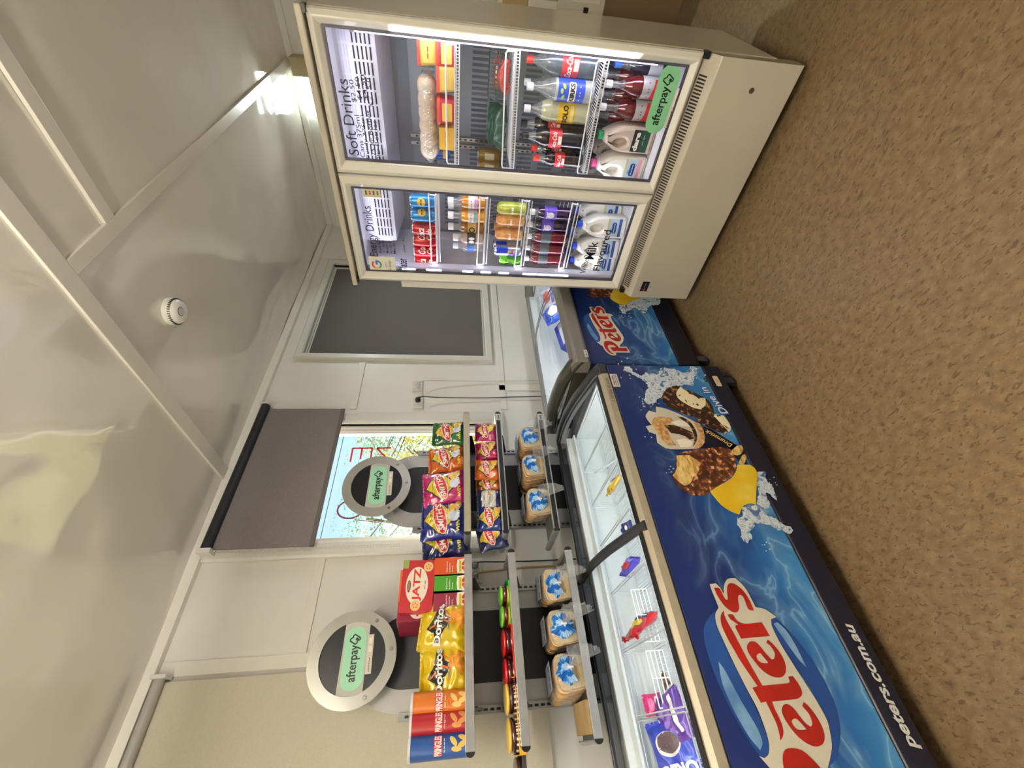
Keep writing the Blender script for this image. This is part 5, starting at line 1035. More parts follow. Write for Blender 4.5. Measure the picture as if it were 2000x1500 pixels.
put('n2', bag(.13, .125, .06, M('#16286a', .28, coat=.7), SN, 12), 'small navy chip bag on the middle shelf next to the silver backed bag', 'chip bag', 950, 1014, 1.935, z, ga, 'chip_bag', 0, .06, -.05)
put('n3', bag(.13, .125, .06, M('#101c4a', .28, coat=.7), SN, 13), 'small navy chip bag tipping over the left end of the middle shelf', 'chip bag', 952, 1046, 1.965, z, ga, 'chip_bag', .2, -.15, -.1)
z = ZA[2] + TZ; gl = 'bagged sliced loaves on the bottom shelves'
for key, px, py, Y, rz, lab in (('l1', 1045, 848, 2.00, -.05, 'bagged sliced loaf with blue tied end at the right end of the window stand'), ('l2', 1052, 904, 2.005, .05, 'bagged sliced loaf in the middle of the three on the window stand'), ('l3', 1060, 970, 1.99, -.2, 'bagged sliced loaf at the left of the window stand, crust side showing')):
    place(key, loaf(int(key[1]) + 3, int(key[1]) % 2), lab, 'bread', (X_(px, py, 1.9), Y + .005, z), group=gl, name='bread_loaf', rot=(0, 0, rz), scale=(1.02, 1, 1.0))
# --- stand B
z = ZB[0] + TZ; gb = 'snacks on the top shelf of the stand against the blank wall'
def canister(col, chips, sub):
    r = .0375; h = .212
    def f(o):
        q = MB(); q.lathe([(r, 0), (r, h - .004)], col, 30); q.build('tube', o); q = MB(); q.lathe([(r * 1.03, h - .008), (r * 1.03, h), (r * .96, h + .001)], M('#cfcdd2', .35), 30); q.build('lid', o); q = MB(); q.lathe([(r * 1.02, 0), (r * 1.02, .006)], ALU, 30); q.build('base_rim', o)
        fn = cylfn(r, .0006); q = MB()
        q.poly([(-.030, .126), (.030, .126), (.026, .112), (.030, .098), (-.030, .098), (-.026, .112)], fn, LRED, .008); q.text('PRINGLES', -.028, .028, .100, .124, cylfn(r, .0014), LWHITE, .03); q.text(sub, -.02, .02, .088, .0935, cylfn(r, .001), LWHITE, .01)
        for x, y, a in ((-.012, .05, .5), (.010, .06, -.3), (.0, .03, 1.0), (.018, .028, .2)): q.poly(ell(x, y, .017, .008, 18, a + 1), fn, chips, .008)
        q.build('print', o)
    return f
for key, col, ch_, sub, py, lab in (('c1', M('#174487', .3, coat=.5), CHIP, 'Salt & Vinegar', 1457, 'blue chip canister, at the left end of the top shelf'), ('c2', M('#9c1a22', .3, coat=.5), M('#c98a4a', .5), 'Original', 1411, 'dark red chip canister between the blue and the orange ones'), ('c3', M('#c66a18', .3, coat=.5), M('#eac070', .5), 'Cheese', 1372, 'orange chip canister beside the yellow corn chip bags')):
    place(key, canister(col, ch_, sub), lab, 'canister', (X_(860, py, 1.93), 1.93, z), group='chip canisters', name='chip_canister')
put('d1', bag(.185, .185, .07, YLB, doritos, 14), 'yellow corn chip bag with whole black name, nearer the canisters', 'corn chip bag', 865, 1311, 1.945, z, gb, 'corn_chip_bag', 0, -.04, -.08)
put('d2', bag(.185, .195, .07, YLB, doritos, 15), 'yellow corn chip bag nearer the cracker boxes', 'corn chip bag', 865, 1228, 1.935, z, gb, 'corn_chip_bag', 0, .10, -.08)
put('d3', bag(.19, .19, .07, BRN, doritos, 16), 'dull brown yellow corn chip bag standing behind the two front ones', 'corn chip bag', 865, 1285, 2.03, z, gb, 'corn_chip_bag', .1, 0, -.05)
def shapes_end(q, F, G, w, d, h):
    q.text('All Baked No Fats', -w * .30, w * .28, h * .62, h * .66, F, LWHITE, .01) ; q.text('No Artificial Flavour', -w * .30, w * .2, h * .54, h * .58, F, LWHITE, .01); q.text('Oven Baked', -w * .30, w * .05, h * .46, h * .50, F, LWHITE, .01)
    e = lambda u, v: F(u, v) + Vector((0, -.0004, 0)); e2 = lambda u, v: F(u, v) + Vector((0, -.0009, 0))
    q.poly([(0, h * .36), (w * .35, h * .34), (w * .42, h * .1), (w * .36, h * .02), (-w * .36, h * .02), (-w * .42, h * .12), (-w * .35, h * .34)], e, LWHITE)
    q.poly(rrect(-w * .3, w * .3, h * .22, h * .29, .002), e2, YEL)
    for x, y in ((-.22, .12), (.0, .08), (.22, .13), (-.1, .17), (.12, .17)): q.poly(ell(w * x, h * y, w * .1, w * .08, 8), e2, M('#c8481e', .5))
for key, m, py, lab in (('s1', M('#bf4a18', .45), 1106, 'orange biscuit box end under the red cracker box, at the right'), ('s2', M('#3e8420', .45), 1139, 'green biscuit box end under the red cracker box, in the middle'), ('s3', M('#7c1c34', .45), 1172, 'maroon biscuit box end under the red cracker box, beside the corn chips')):
    place(key, carton(.078, .20, .148, m, shapes_end), lab, 'biscuit box', (X_(875, py, 1.915), 2.02, z), group='biscuit boxes standing end on', name='biscuit_box')
def jatz(q, F, G, w, d, h):
    f1 = lambda u, v: F(u, v); f2_ = lambda u, v: F(u, v) + Vector((0, -.0006, 0)); f3 = lambda u, v: F(u, v) + Vector((0, -.0012, 0))
    q.poly(ell(0, h * .52, w * .36, h * .34, 30), f1, M('#e8e0cc', .5)); q.text('JATZ', -w * .30, w * .33, h * .36, h * .64, f2_, M('#c42a22', .45), .03)
    q.poly(ell(-w * .02, h * .76, w * .12, h * .055, 16), f2_, M('#5a2a22', .5)); q.text('ARNOTTS', -w * .10, w * .07, h * .735, h * .785, f3, M('#e8c9a0', .5), .01); q.text('original', -w * .09, w * .10, h * .24, h * .30, f2_, M('#b05a50', .5))
    for x, y in ((.36, .20), (-.38, .52)):
        q.poly(ell(w * x, h * y, w * .10, h * .15, 18), f2_, M('#dfb878', .5))
        for a in range(5): q.poly(ell(w * x + .008 * cos(a * 1.25), h * y + .009 * sin(a * 1.25), .0028, .0028, 8), f3, M('#b3553a', .5))
    q.poly([(w * .33, h * .82), (w * .5, h * .82), (w * .5, h), (w * .33, h)], f2_, M('#8a9a50', .5))
JR = M('#a51a25', .45)
place('j1', carton(.205, .055, .135, JR, jatz), 'red cracker box lying on top of the three biscuit box ends', 'cracker box', (X_(815, 1144, 1.93), 1.955, z + .149), group='cracker boxes', name='cracker_box', rot=(0, .03, -.03))
def jback(q, F, G, w, d, h):
    q.poly(ell(0, h * .5, w * .4, h * .2, 20), F, LWHITE); q.text('Shapes', -w * .3, w * .3, h * .44, h * .56, lambda u, v: F(u, v) + Vector((0, -.0006, 0)), M('#c42a22', .5), .03)
place('j2', carton(.16, .05, .155, M('#d9622a', .45), jback), 'orange biscuit box standing behind the red cracker box', 'cracker box', (X_(790, 1148, 2.02), 2.055, z + .149), group='cracker boxes', name='cracker_box')
place('j3', carton(.08, .16, .165, M('#7a1a30', .45), jback), 'maroon biscuit box behind the red cracker box, side print showing', 'cracker box', (X_(800, 1203, 2.0), 2.055, z + .131), group='cracker boxes', name='cracker_box', rot=(0, 0, .15))
z = ZB[1] + TZ; gt = 'packs of round cakes on the middle shelf'
WHP = M('#e2e0d6', .5)
for key, a, mm, lm, mid, px, py, lab in (('t1', .165, M('#1f8a3a', .4), M('#74b83a', .3, coat=.5), M('#5a1418', .25, coat=.7), 985, 1180, 'green tray of wrapped round cakes with lime tops'), ('t2', .205, M('#c42f24', .4), M('#b4161c', .25, coat=.7), M('#4c0f14', .25, coat=.7), 990, 1282, 'red tray of wrapped round cakes, in the middle of the row'), ('t3', .22, M('#e0a41c', .4), M('#e3bf52', .3, coat=.5), M('#3c1018', .25, coat=.7), 1000, 1397, 'yellow tray of wrapped round cakes with a barcode label')):
    place(key, tray_pack(a, .15, .062, mm, lm, mid, {'t3': M_noise('barcode', [(.45, '#e8e4da'), (.5, '#2a2620')], scale=9, stretch=(14, .02, .02), detail=0), 't1': M('#b8b23a', .4)}.get(key)), lab, 'cake pack', (X_(px, py, 1.93), 1.965, z), group=gt, name='cake_pack')
place('t4', tray_pack(.12, .14, .035, M('#2a2226', .5), M('#4a3038', .3, coat=.6), M('#2a1a20', .3)), 'dark flat wrapped pack at the left end below the yellow cakes', 'cake pack', (X_(1008, 1478, 1.97), 2.00, z), group=gt, name='cake_pack')
z = ZB[2] + TZ
for key, px, py, Y, rz, lab in (('l4', 1080, 1134, 2.00, -.12, 'bagged sliced loaf at the right end of the stand against the blank wall'), ('l5', 1095, 1222, 2.0, .02, 'bagged sliced loaf in the middle of the three on the stand against the blank wall'), ('l6', 1108, 1318, 1.995, .16, 'bagged sliced loaf at the left, blue fan fully spread, next to the empty shelf corner')):
    place(key, loaf(int(key[1]) + 3, int(key[1]) % 2), lab, 'bread', (X_(px, py, 1.9), Y + .005, z), group=gl, name='bread_loaf', rot=(0, 0, rz), scale=(1.02, 1, 1.0))
place('board', lambda o: (MB().box(-.05, .05, -.09, .12, 0, .02, M_noise('timber', [(.4, '#a58a5c'), (.6, '#b89c6c')], scale=8, stretch=(1, 12, 1), rough=.6)).build('plank', o)), 'bare timber plank at the left end of the lowest shelf', 'plank', (.07, 2.02, z), name='timber_plank')
# ================================================================== drinks and food inside the fridge (front faces -X)
RZ = radians(-90)
def inf(key, mk, label, cat, px, py, X, z, group, name, rz=0, rx=0, ry=0):
    Y = at(px, py, 0, X).y
    return place(key, mk, label, cat, (X, Y, z), name=name, group=group, rot=(rx, ry, RZ + rz))
def dtext(txt, m=LWHITE, w=.8, y0=.35, y1=.6, bold=.03):
    return lambda q, fn, a, b_, r: q.text(txt, -r * w, r * w, a + (b_ - a) * y0, a + (b_ - a) * y1, fn, m, bold)
# right door, floor
g = 'bottles standing on the right floor of the fridge'; z0 = .4945
REDL = M('#5c0a15', .12, coat=.8); COLA = M('#170c0e', .12, coat=.8)
redlab = M('#c9333c', .4); silv = M('#c9c4c8', .35, .3)
def redd(q, fn, a, b_, r): q.poly([(-r, a), (r, a), (r, a + (b_ - a) * .45), (-r, a + (b_ - a) * .6)], lambda u, v: fn(u, v), M('#c22a38', .4), .012); q.text('Pasito', -r * .8, r * .8, a + (b_ - a) * .62, a + (b_ - a) * .8, fn, M('#8a1a24', .4), .03)
RB = bottle(.285, .041, REDL, WHITECAP, silv, redd, shoulder=.56, fill=.78, l0=.14, l1=.50)
for i, (px, py, X, lab) in enumerate(((1230, 168, 2.115, 'red soft drink bottle at the front of the floor row, nearest the right door edge'), (1235, 214, 2.13, 'red soft drink bottle at the front of the floor row, beside the beige milk jug'),
        (1220, 187, 2.215, 'red soft drink bottle behind and between the two front ones'), (1215, 148, 2.22, 'red soft drink bottle in the second row, at the far right'), (1215, 228, 2.24, 'red soft drink bottle with cap showing behind the beige jug'),
        (1210, 196, 2.31, 'red soft drink bottle deepest in the floor row'), (1205, 160, 2.32, 'red soft drink bottle in the back row at the right'))):
    inf('redb', RB, lab, 'bottle', px, py, X, z0, g, 'soft_drink_bottle')
inf('blueb', bottle(.25, .034, M('#241c30', .15, coat=.7), M('#3f78d8', .35), M('#b9bcc9', .4), None, l0=.2, l1=.45), 'dark bottle with blue cap at the right edge of the floor row', 'bottle', 1225, 127, 2.17, z0, g, 'soft_drink_bottle')
def dare(q, fn, w2): q.add([fn(-w2 + .012, .030), fn(w2 - .010, .030), fn(w2 - .010, .070), fn(-w2 + .012, .070)], [(0, 1, 2, 3)], M('#1e4a3c', .45)); q.text('dare', -w2 * .72, w2 * .66, .076, .101, lambda u, v: fn(u, v) + Vector((0, -.0006, 0)), LWHITE, .05); q.text('ESPRESSO', -w2 * .3, w2 * .55, .052, .060, lambda u, v: fn(u, v) + Vector((0, -.0006, 0)), M('#9ac9b0', .5), .01)
def milk(lower): 
    def f(q, fn, w2):
        e = lambda u, v: fn(u, v) + Vector((0, -.0006, 0)); q.add([fn(-w2 + .012, .098), fn(w2 - .010, .098), fn(w2 - .010, .104), fn(-w2 + .012, .104)], [(0, 1, 2, 3)], M('#d9c24a', .45)); q.add([fn(-w2 + .012, .030), fn(w2 - .010, .030), fn(w2 - .010, .046), fn(-w2 + .012, .046)], [(0, 1, 2, 3)], lower)
        q.poly(rrect(-w2 * .5, w2 * .5, .058, .082, .010), e, M('#24408c', .45)); q.text('Dairy Farmers', -w2 * .44, w2 * .44, .066, .074, lambda u, v: fn(u, v) + Vector((0, -.0012, 0)), LWHITE, .02); q.poly(ell(-w2 * .2, .088, .012, .005, 12), e, M('#6fa6d8', .4))
    return f
gm = 'milk jugs on the fridge floor'; JW = M('#ecebe4', .35, coat=.3); LABB = M('#b9cfe4', .45)
inf('dare', jug(M('#c9b8ac', .35, coat=.3), M('#1f8f56', .35), M('#20282c', .45), dare), 'beige iced coffee jug with green cap and dark label', 'milk jug', 1222, 267, 2.135, z0, gm, 'milk_jug')
inf('pinkj', jug(M('#e6e3d8', .35, coat=.3), M('#e05a9a', .35), M('#b4cde0', .45), milk(M('#e79ab0', .45))), 'white milk jug with pink cap at the left of the right door floor', 'milk jug', 1213, 322, 2.135, z0, gm, 'milk_jug')
inf('greyj', jug(M('#c4beb4', .4), M('#d8d2c8', .4), M('#b9b4ac', .45), milk(M('#b0a8a0', .45))), 'dull grey jug half hidden behind the beige and pink capped jugs', 'milk jug', 1200, 288, 2.26, z0, gm, 'milk_jug')
inf('greyj', None, 'dull grey jug far behind the pink capped jug', 'milk jug', 1195, 330, 2.30, z0, gm, 'milk_jug')
BJ = jug(JW, M('#2448c8', .35), LABB, milk(M('#34509c', .45)))
for px, py, X, rz, lab in ((1180, 440, 2.13, .25, 'white milk jug with blue cap, rightmost and nearest the middle post'), (1170, 482, 2.135, .3, 'white milk jug with blue cap in the middle of three, behind the word Milk'), (1160, 510, 2.12, .3, 'white milk jug with blue cap at the far left of the fridge floor')):
    inf('bluej', BJ, lab, 'milk jug', px, py, X, z0, gm, 'milk_jug', rz)
for px, py, X, lab in ((1150, 412, 2.25, 'white milk jug in the second row beside the middle post'), (1140, 455, 2.27, 'white milk jug in the second row behind the rightmost one'), (1135, 492, 2.27, 'white milk jug in the second row at the left')):
    inf('bluej', BJ, lab, 'milk jug', px, py, X, z0, gm, 'milk_jug', .2)
# left door, shelf of purple and red bottles
g = 'bottles on the lowest left shelf'; zs = SHL[3][0] + .006
def lab4(q, fn, a, b_, r): q.poly(ell(0, a + (b_ - a) * .5, r * .5, (b_ - a) * .3, 16), fn, M('#d8d6e2', .4), .012); q.text('FANTA', -r * .6, r * .6, a + (b_ - a) * .70, a + (b_ - a) * .88, fn, LWHITE, .03)
for key, liq, lab_, spots in (('purp', M('#2a1236', .12, coat=.8), M('#5b3fb0', .4), ((1080, 416, 2.10, 'purple labelled dark bottle beside the middle post'), (1070, 440, 2.12, 'purple soda bottle, second from the middle post'))),
                   ('redd', M('#661020', .12, coat=.8), M('#5a5f66', .35), ((1066, 463, 2.11, 'dark soda bottle with grey label in the middle of the row'), (1062, 485, 2.11, 'red soda bottle, second from the left post'), (1058, 506, 2.10, 'red soda bottle next to the left LED strip')))):
    mk = bottle(.225, .0315, liq, WHITECAP, lab_, lab4, l0=.42, l1=.74, shoulder=.76, fill=.9) if key == 'purp' else bottle(.222, .0315, liq, WHITECAP, lab_, None, l0=.45, l1=.72, shoulder=.76, fill=.9)
    for px, py, X, lb_ in spots: inf(key, mk, lb_, 'bottle', px, py, X, zs, g, 'soda_bottle')
for px, py, X, lb_ in ((1066, 428, 2.20, 'dark purple bottle in the second row beside the middle post'), (1062, 452, 2.20, 'dark purple bottle in the second row')): inf('purp', None, lb_, 'bottle', px, py, X, zs, g, 'soda_bottle')
for px, py, X, lb_ in ((1058, 475, 2.20, 'red bottle in the second row, middle'), (1054, 496, 2.20, 'red bottle in the second row, left')): inf('redd', None, lb_, 'bottle', px, py, X, zs, g, 'soda_bottle')
# left door, third shelf: juice cans and energy cans
g = 'cans and small bottles on the third left shelf'; zs = SHL[2][0] + .006
GC = M_noise('green_bottle', [(.4, '#8f9a2a'), (.6, '#b9bd4a')], scale=30, rough=.3, coat=.5); OC = M_noise('orange_bottle', [(.4, '#c07a3a'), (.6, '#dda760')], scale=30, rough=.3, coat=.5)
squat = lambda m: (lambda o: (MB().lathe([(.022, 0), (.030, .004), (.0315, .016), (.0315, .125), (.028, .140), (.016, .150), (.0135, .152)], m, 24).build('bottle_body', o), MB().lathe([(.015, .150), (.015, .165), (.013, .168)], DGREY, 18).build('cap', o), MB().text('Lipton', -.02, .02, .06, .085, cylfn(.0315, .0008), LWHITE, .03).build('print', o)))
inf('gsq', squat(GC), 'yellow green iced tea bottle beside the middle post', 'bottle', 1000, 407, 2.10, zs, g, 'iced_tea_bottle')
inf('osq', squat(OC), 'orange iced tea bottle next to the yellow green one', 'bottle', 997, 429, 2.11, zs, g, 'iced_tea_bottle')
inf('osq', None, 'orange iced tea bottle in the middle of the third shelf', 'bottle', 993, 457, 2.11, zs, g, 'iced_tea_bottle')
inf('osq', None, 'orange iced tea bottle in the second row of the third shelf', 'bottle', 990, 443, 2.20, zs, g, 'iced_tea_bottle')
def rbd(q, fn, r, h):
    q.poly([(-r * 1.2, h * .08), (0, h * .08), (0, h * .5), (-r * 1.2, h * .5)], lambda u, v: fn(u, v), M('#1c3cc8', .25, .3), .01); q.poly([(0, h * .5), (r * 1.2, h * .5), (r * 1.2, h * .92), (0, h * .92)], lambda u, v: fn(u, v), M('#1c3cc8', .25, .3), .01)
    q.poly(ell(0, h * .5, r * .22, r * .22, 14), lambda u, v: fn(u, v) + Vector((0, -.001, 0)), YEL, .01); q.text('Red Bull', -r * .7, r * .7, h * .30, h * .38, lambda u, v: fn(u, v) + Vector((0, -.001, 0)), M('#c8202b', .3), .03)
inf('rb', can(M('#c6cad2', .22, .6), rbd, .150, .029), 'tall blue and silver energy drink can', 'can', 985, 489, 2.09, zs, g, 'drink_can')
inf('rb', None, 'blue and silver energy can in the second row', 'can', 985, 478, 2.17, zs, g, 'drink_can')
inf('vc', can(M('#5fae2a', .22, .4), lambda q, fn, r, h: q.text('V', -r * .5, r * .5, h * .35, h * .72, fn, BLACK, .05), .118, .029), 'bright green energy can by the left LED strip', 'can', 990, 507, 2.09, zs, g, 'drink_can')
# left door, second shelf: juices and milk drinks
g = 'juice and milk bottles on the second left shelf'; zs = SHL[1][0] + .006
def jd(m2): return lambda q, fn, a, b_, r: (q.poly([(-r, a), (r, a), (r, a + (b_ - a) * .35), (-r, a + (b_ - a) * .35)], fn, m2, .012), q.text('nudie', -r * .7, r * .7, a + (b_ - a) * .55, a + (b_ - a) * .8, fn, M('#5a5048', .5), .02))
for key, liq, l2, spots in (('ju1', M('#b8741c', .15, coat=.7), M('#b58ac0', .4), ((905, 394, 2.10, 'orange juice bottle with lilac label beside the middle post'),)), ('ju2', M('#d9941e', .15, coat=.7), M('#6fa6b0', .4), ((905, 421, 2.10, 'orange juice bottle with pale teal label'),)), ('ju3', M('#8a5a20', .15, coat=.7), M('#b79a5c', .45), ((903, 443, 2.13, 'brown juice bottle with tan label and dark round mark'),))):
    mk = bottle(.19, .0305, liq, WHITECAP, M('#ddd3cf', .45) if key != 'ju3' else M('#b79a5c', .45), jd(l2) if key != 'ju3' else (lambda q, fn, a, b_, r: q.poly([ell(0, (a + b_) / 2, r * .5, r * .5, 18), ell(0, (a + b_) / 2, r * .3, r * .3, 14)], fn, BLACK, .01)), l0=.25, l1=.52, shoulder=.62, fill=.72, neck=.015)
    for px, py, X, lb_ in spots: inf(key, mk, lb_, 'bottle', px, py, X, zs, g, 'juice_bottle')
for px, py, X, lb_ in ((900, 402, 2.19, 'orange juice bottle in the second row'), ): inf('ju1', None, lb_, 'bottle', px, py, X, zs, g, 'juice_bottle')
def md(q, fn, a, b_, r): q.poly(ell(-r * .1, (a + b_) / 2, r * .25, (b_ - a) * .3, 14), fn, LWHITE, .01).poly(ell(r * .4, (a + b_) / 2, r * .2, (b_ - a) * .34, 14), fn, LWHITE, .01)
inf('mk', bottle(.165, .034, M('#a58f80', .3, coat=.5), M('#d8d4d0', .4), M('#3c3430', .45), md, l0=.30, l1=.62, shoulder=.66, fill=.85, neck=.016), 'light brown coffee milk bottle', 'bottle', 905, 464, 2.11, zs, g, 'milk_drink_bottle')
inf('wt', bottle(.165, .031, CLEARPET, M('#c9cede', .4), M('#4a6fb8', .4), None, l0=.35, l1=.6, shoulder=.66, fill=.85, neck=.014), 'clear water bottle with blue label, leftmost on its shelf', 'bottle', 907, 480, 2.13, zs, g, 'water_bottle')
# left door, top shelf: cans
g = 'cans on the top left shelf'; zs = SHL[0][0] + .006
def coke(q, fn, r, h): q.text('Coca', -r * .9, r * .9, h * .48, h * .80, fn, LWHITE, .02, .3); q.text('Cola', -r * .9, r * .8, h * .18, h * .42, fn, LWHITE, .02, .3)
def bluec(q, fn, r, h): q.poly(ell(0, h * .55, r * .65, h * .16, 20, .6), fn, M('#d9b23a', .4), .01); q.text('Solo', -r * .5, r * .5, h * .49, h * .61, lambda u, v: fn(u, v) + Vector((0, -.0008, 0)), BLACK, .03, .3)
CB = can(M('#1f78b4', .25, .3), bluec); CK = can(M('#a8141e', .25, .3), coke)
for px, py, X, rz, lb_ in ((826, 392, 2.09, .2, 'blue drink can with yellow oval next to the middle post'), (828, 420, 2.09, .9, 'blue drink can with yellow oval turned to the side')): inf('bluecan', CB, lb_, 'can', px, py, X, zs, g, 'drink_can', rz)
for px, py, X, rz, lb_ in ((830, 446, 2.095, -.4, 'red cola can beside the blue cans'), (832, 470, 2.095, 1.5, 'red cola can in the middle of the top shelf'), (834, 491, 2.09, 1.0, 'red cola can second from the left post'), (836, 510, 2.085, 0, 'red cola can next to the temperature card')): inf('cokecan', CK, lb_, 'can', px, py, X, zs, g, 'drink_can', rz)
for i, (px, py, X) in enumerate(((815, 400, 2.165), (817, 427, 2.165))): inf('bluecan', None, ('blue drink can in the second row by the middle post', 'blue drink can in the second row, further left')[i], 'can', px, py, X, zs, g, 'drink_can', .5)
for i, (px, py, X) in enumerate(((818, 450, 2.165), (820, 472, 2.165), (822, 492, 2.16))): inf('cokecan', None, ('red cola can in the second row behind the blue ones', 'red cola can in the second row, middle', 'red cola can in the second row, left')[i], 'can', px, py, X, zs, g, 'drink_can', 2.)
# right door, bottle shelf
g = 'large bottles on the lowest right shelf'
zr = lambda py, s: SHR[s][0] + SHR[s][2] * (at(900, py, 0, 2.1).y - .367) / .44 * 1 + .008
def kirks(q, fn, a, b_, r):
    q.poly(rrect(-r * .9, r * .9, a + (b_ - a) * .34, a + (b_ - a) * .60, .008), fn, LWHITE, .012); q.text('KIRKS', -r * .8, r * .8, a + (b_ - a) * .38, a + (b_ - a) * .56, lambda u, v: fn(u, v) + Vector((0, -.001, 0)), BLACK, .05); q.text('LEMONADE', -r * .7, r * .7, a + (b_ - a) * .14, a + (b_ - a) * .22, fn, LWHITE, .02)
    for x, y in ((-.4, .8), (.1, .86), (.5, .78)): q.poly(ell(r * x, a + (b_ - a) * y, r * .24, r * .14, 12, x), fn, M('#a8cc4a', .4), .01)
inf('kirks', bottle(.292, .0445, M('#a9b0b2', .15, coat=.8), WHITECAP, M('#2648c8', .35), kirks, l0=.17, l1=.60, shoulder=.62, fill=.64), 'clear lemonade bottle with blue label', 'bottle', 1090, 174, 2.13, zr(174, 2), g, 'soft_drink_bottle')
inf('kirks', None, 'clear lemonade bottle with cap showing behind the front one', 'bottle', 1085, 166, 2.235, zr(170, 2), g, 'soft_drink_bottle')
def solo(q, fn, a, b_, r): q.text('SOLO', -r * .8, r * .8, a + (b_ - a) * .42, a + (b_ - a) * .72, fn, M('#2a2410', .4), .05); q.poly(rrect(-r * .8, r * .8, a + (b_ - a) * .1, a + (b_ - a) * .3, .003), fn, M('#d9c98a', .4), .01)
inf('solo', bottle(.295, .0445, M('#b4b596', .15, coat=.8), WHITECAP, M('#d9b41e', .35), solo, l0=.26, l1=.54, shoulder=.66, fill=.80), 'pale yellow lemon drink bottle with yellow label', 'bottle', 1090, 217, 2.14, zr(217, 2), g, 'soft_drink_bottle')
def cokeb(q, fn, a, b_, r): q.text('Coca-Cola', -r * .9, r * .9, a + (b_ - a) * .42, a + (b_ - a) * .78, fn, LWHITE, .02, .3); q.poly(rrect(-r * .3, r * .5, a + (b_ - a) * .05, a + (b_ - a) * .32, .002), fn, LWHITE, .01)
CKB = bottle(.295, .0435, COLA, BLACK, M('#c9303c', .35), cokeb, l0=.42, l1=.64, shoulder=.68, fill=.86, waist=.95)
inf('ckb', CKB, 'cola bottle with red label and black cap beside the lemon drink', 'bottle', 1085, 247, 2.20, zr(247, 2), g, 'cola_bottle')
inf('ckb', None, 'cola bottle with red label at the front, left of the lemon drink', 'bottle', 1085, 270, 2.125, zr(270, 2), g, 'cola_bottle')
inf('cks', bottle(.235, .0345, COLA, M('#d8322c', .35), M('#c8202b', .35), cokeb, l0=.42, l1=.64, shoulder=.70, fill=.86, waist=.93), 'small cola bottle with red cap next to the middle post', 'bottle', 1085, 311, 2.11, zr(311, 2), g, 'cola_bottle')
inf('cks', None, 'small cola bottle with red cap in the second row', 'bottle', 1080, 292, 2.20, zr(292, 2), g, 'cola_bottle')
inf('ckc', bottle(.30, .05, M('#4c5660', .15, coat=.8), M('#c8322c', .35), M('#c8303c', .35), cokeb, l0=.30, l1=.56, shoulder=.66, fill=.8), 'large bottle with red cola label at the right end, behind the glass edge', 'bottle', 1090, 122, 2.15, zr(122, 2), g, 'cola_bottle')
# right door, middle shelf: salad things
place('cuc', bag(.20, .12, .07, M('#1f4a38', .3, coat=.5), lambda q, fn, w, h: [q.poly(rrect(-w * .4, w * .4, h * (.15 + .12 * i), h * (.19 + .12 * i), .001), lambda u, v: fn(u, v, .002), M('#4a7a62', .4), .01) for i in range(6)] and None, 41), 'dark green bag of vegetables lying on the middle shelf', 'vegetable bag', (2.22, .70, 1.188), name='vegetable_bag', rot=(radians(-55), 0, RZ))
def basket(o):
    q = MB(); D_ = M('#3c4c52', .4)
    for i in range(13): x = -.10 + .2 * i / 12; q.rod((x, -.05, 0), (x, -.06, .07), .0022, D_); q.rod((x, .05, 0), (x, .06, .07), .0022, D_); q.rod((x, -.05, 0), (x, .05, 0), .0022, D_)
    for zz, yy in ((0, .05), (.035, .055), (.07, .06)): q.tube([(-.10, -yy, zz), (.10, -yy, zz), (.10, yy, zz), (-.10, yy, zz), (-.10, -yy, zz)], .003, D_)
    q.build('wire_body', o)
place('bsk', basket, 'dark wire basket on the middle shelf behind the glass', 'basket', (2.24, .48, 1.20), RZ, name='wire_basket')
place('mt', bag(.13, .10, .05, M('#a83a3c', .3, coat=.5), lambda q, fn, w, h: q.text('HAM', -w * .3, w * .3, h * .4, h * .65, lambda u, v: fn(u, v, .002), M('#e8d8c8', .4), .03), 42), 'red meat packet lying on the middle shelf', 'meat packet', (2.17, .485, 1.195), name='meat_packet', rot=(radians(-60), 0, RZ))
# right door, top shelf: tubs and packets
g = 'margarine tubs on the top right shelf'; zt = SHR[0][0] + .008
def tub(lidc, body_, txt):
    def f(o):
        q = MB(); w, d, h = .10, .10, .058
        q.loft([[(x * s, y * s, zz) for x, y in rrect(-w / 2, w / 2, -d / 2, d / 2, .018, 4)] for zz, s in ((0, .86), (.004, .89), (h, 1.0))], body_); q.build('tub_body', o)
        q = MB(); q.loft([[(x * s, y * s, zz) for x, y in rrect(-w / 2, w / 2, -d / 2, d / 2, .018, 4)] for zz, s in ((h, 1.04), (h + .010, 1.04), (h + .013, .98))], lidc); q.build('lid', o)
        q = MB(); fn = lambda u, v: Vector((u, -d / 2 * (.885 + .115 * v / h) - .0008, v)); q.poly(rrect(-.034, .034, .008, .050, .004), fn, M('#e8c861', .45)); q.text(txt, -.022, .022, .024, .036, lambda u, v: fn(u, v) + Vector((0, -.0006, 0)), M('#b0402a', .5), .02); q.build('label', o)
    return f
TA = tub(M('#d2402e', .4), M('#e4c05a', .45), 'Nuttelex'); TB_ = tub(M('#d2402e', .4), M('#c42a4c', .45), 'ORIGINAL')
inf('ta', TA, 'red lidded tub second from the right on the top shelf', 'tub', 860, 148, 2.12, zt, g, 'margarine_tub'); inf('tb', TB_, 'crimson tub at the right end of the top shelf', 'tub', 860, 98, 2.12, zt, g, 'margarine_tub')
inf('ta', None, 'red lidded tub stacked on the crimson one', 'tub', 826, 95, 2.13, zt + .072, g, 'margarine_tub'); inf('tb', None, 'crimson tub in the middle of the top shelf', 'tub', 862, 212, 2.12, zt, g, 'margarine_tub')
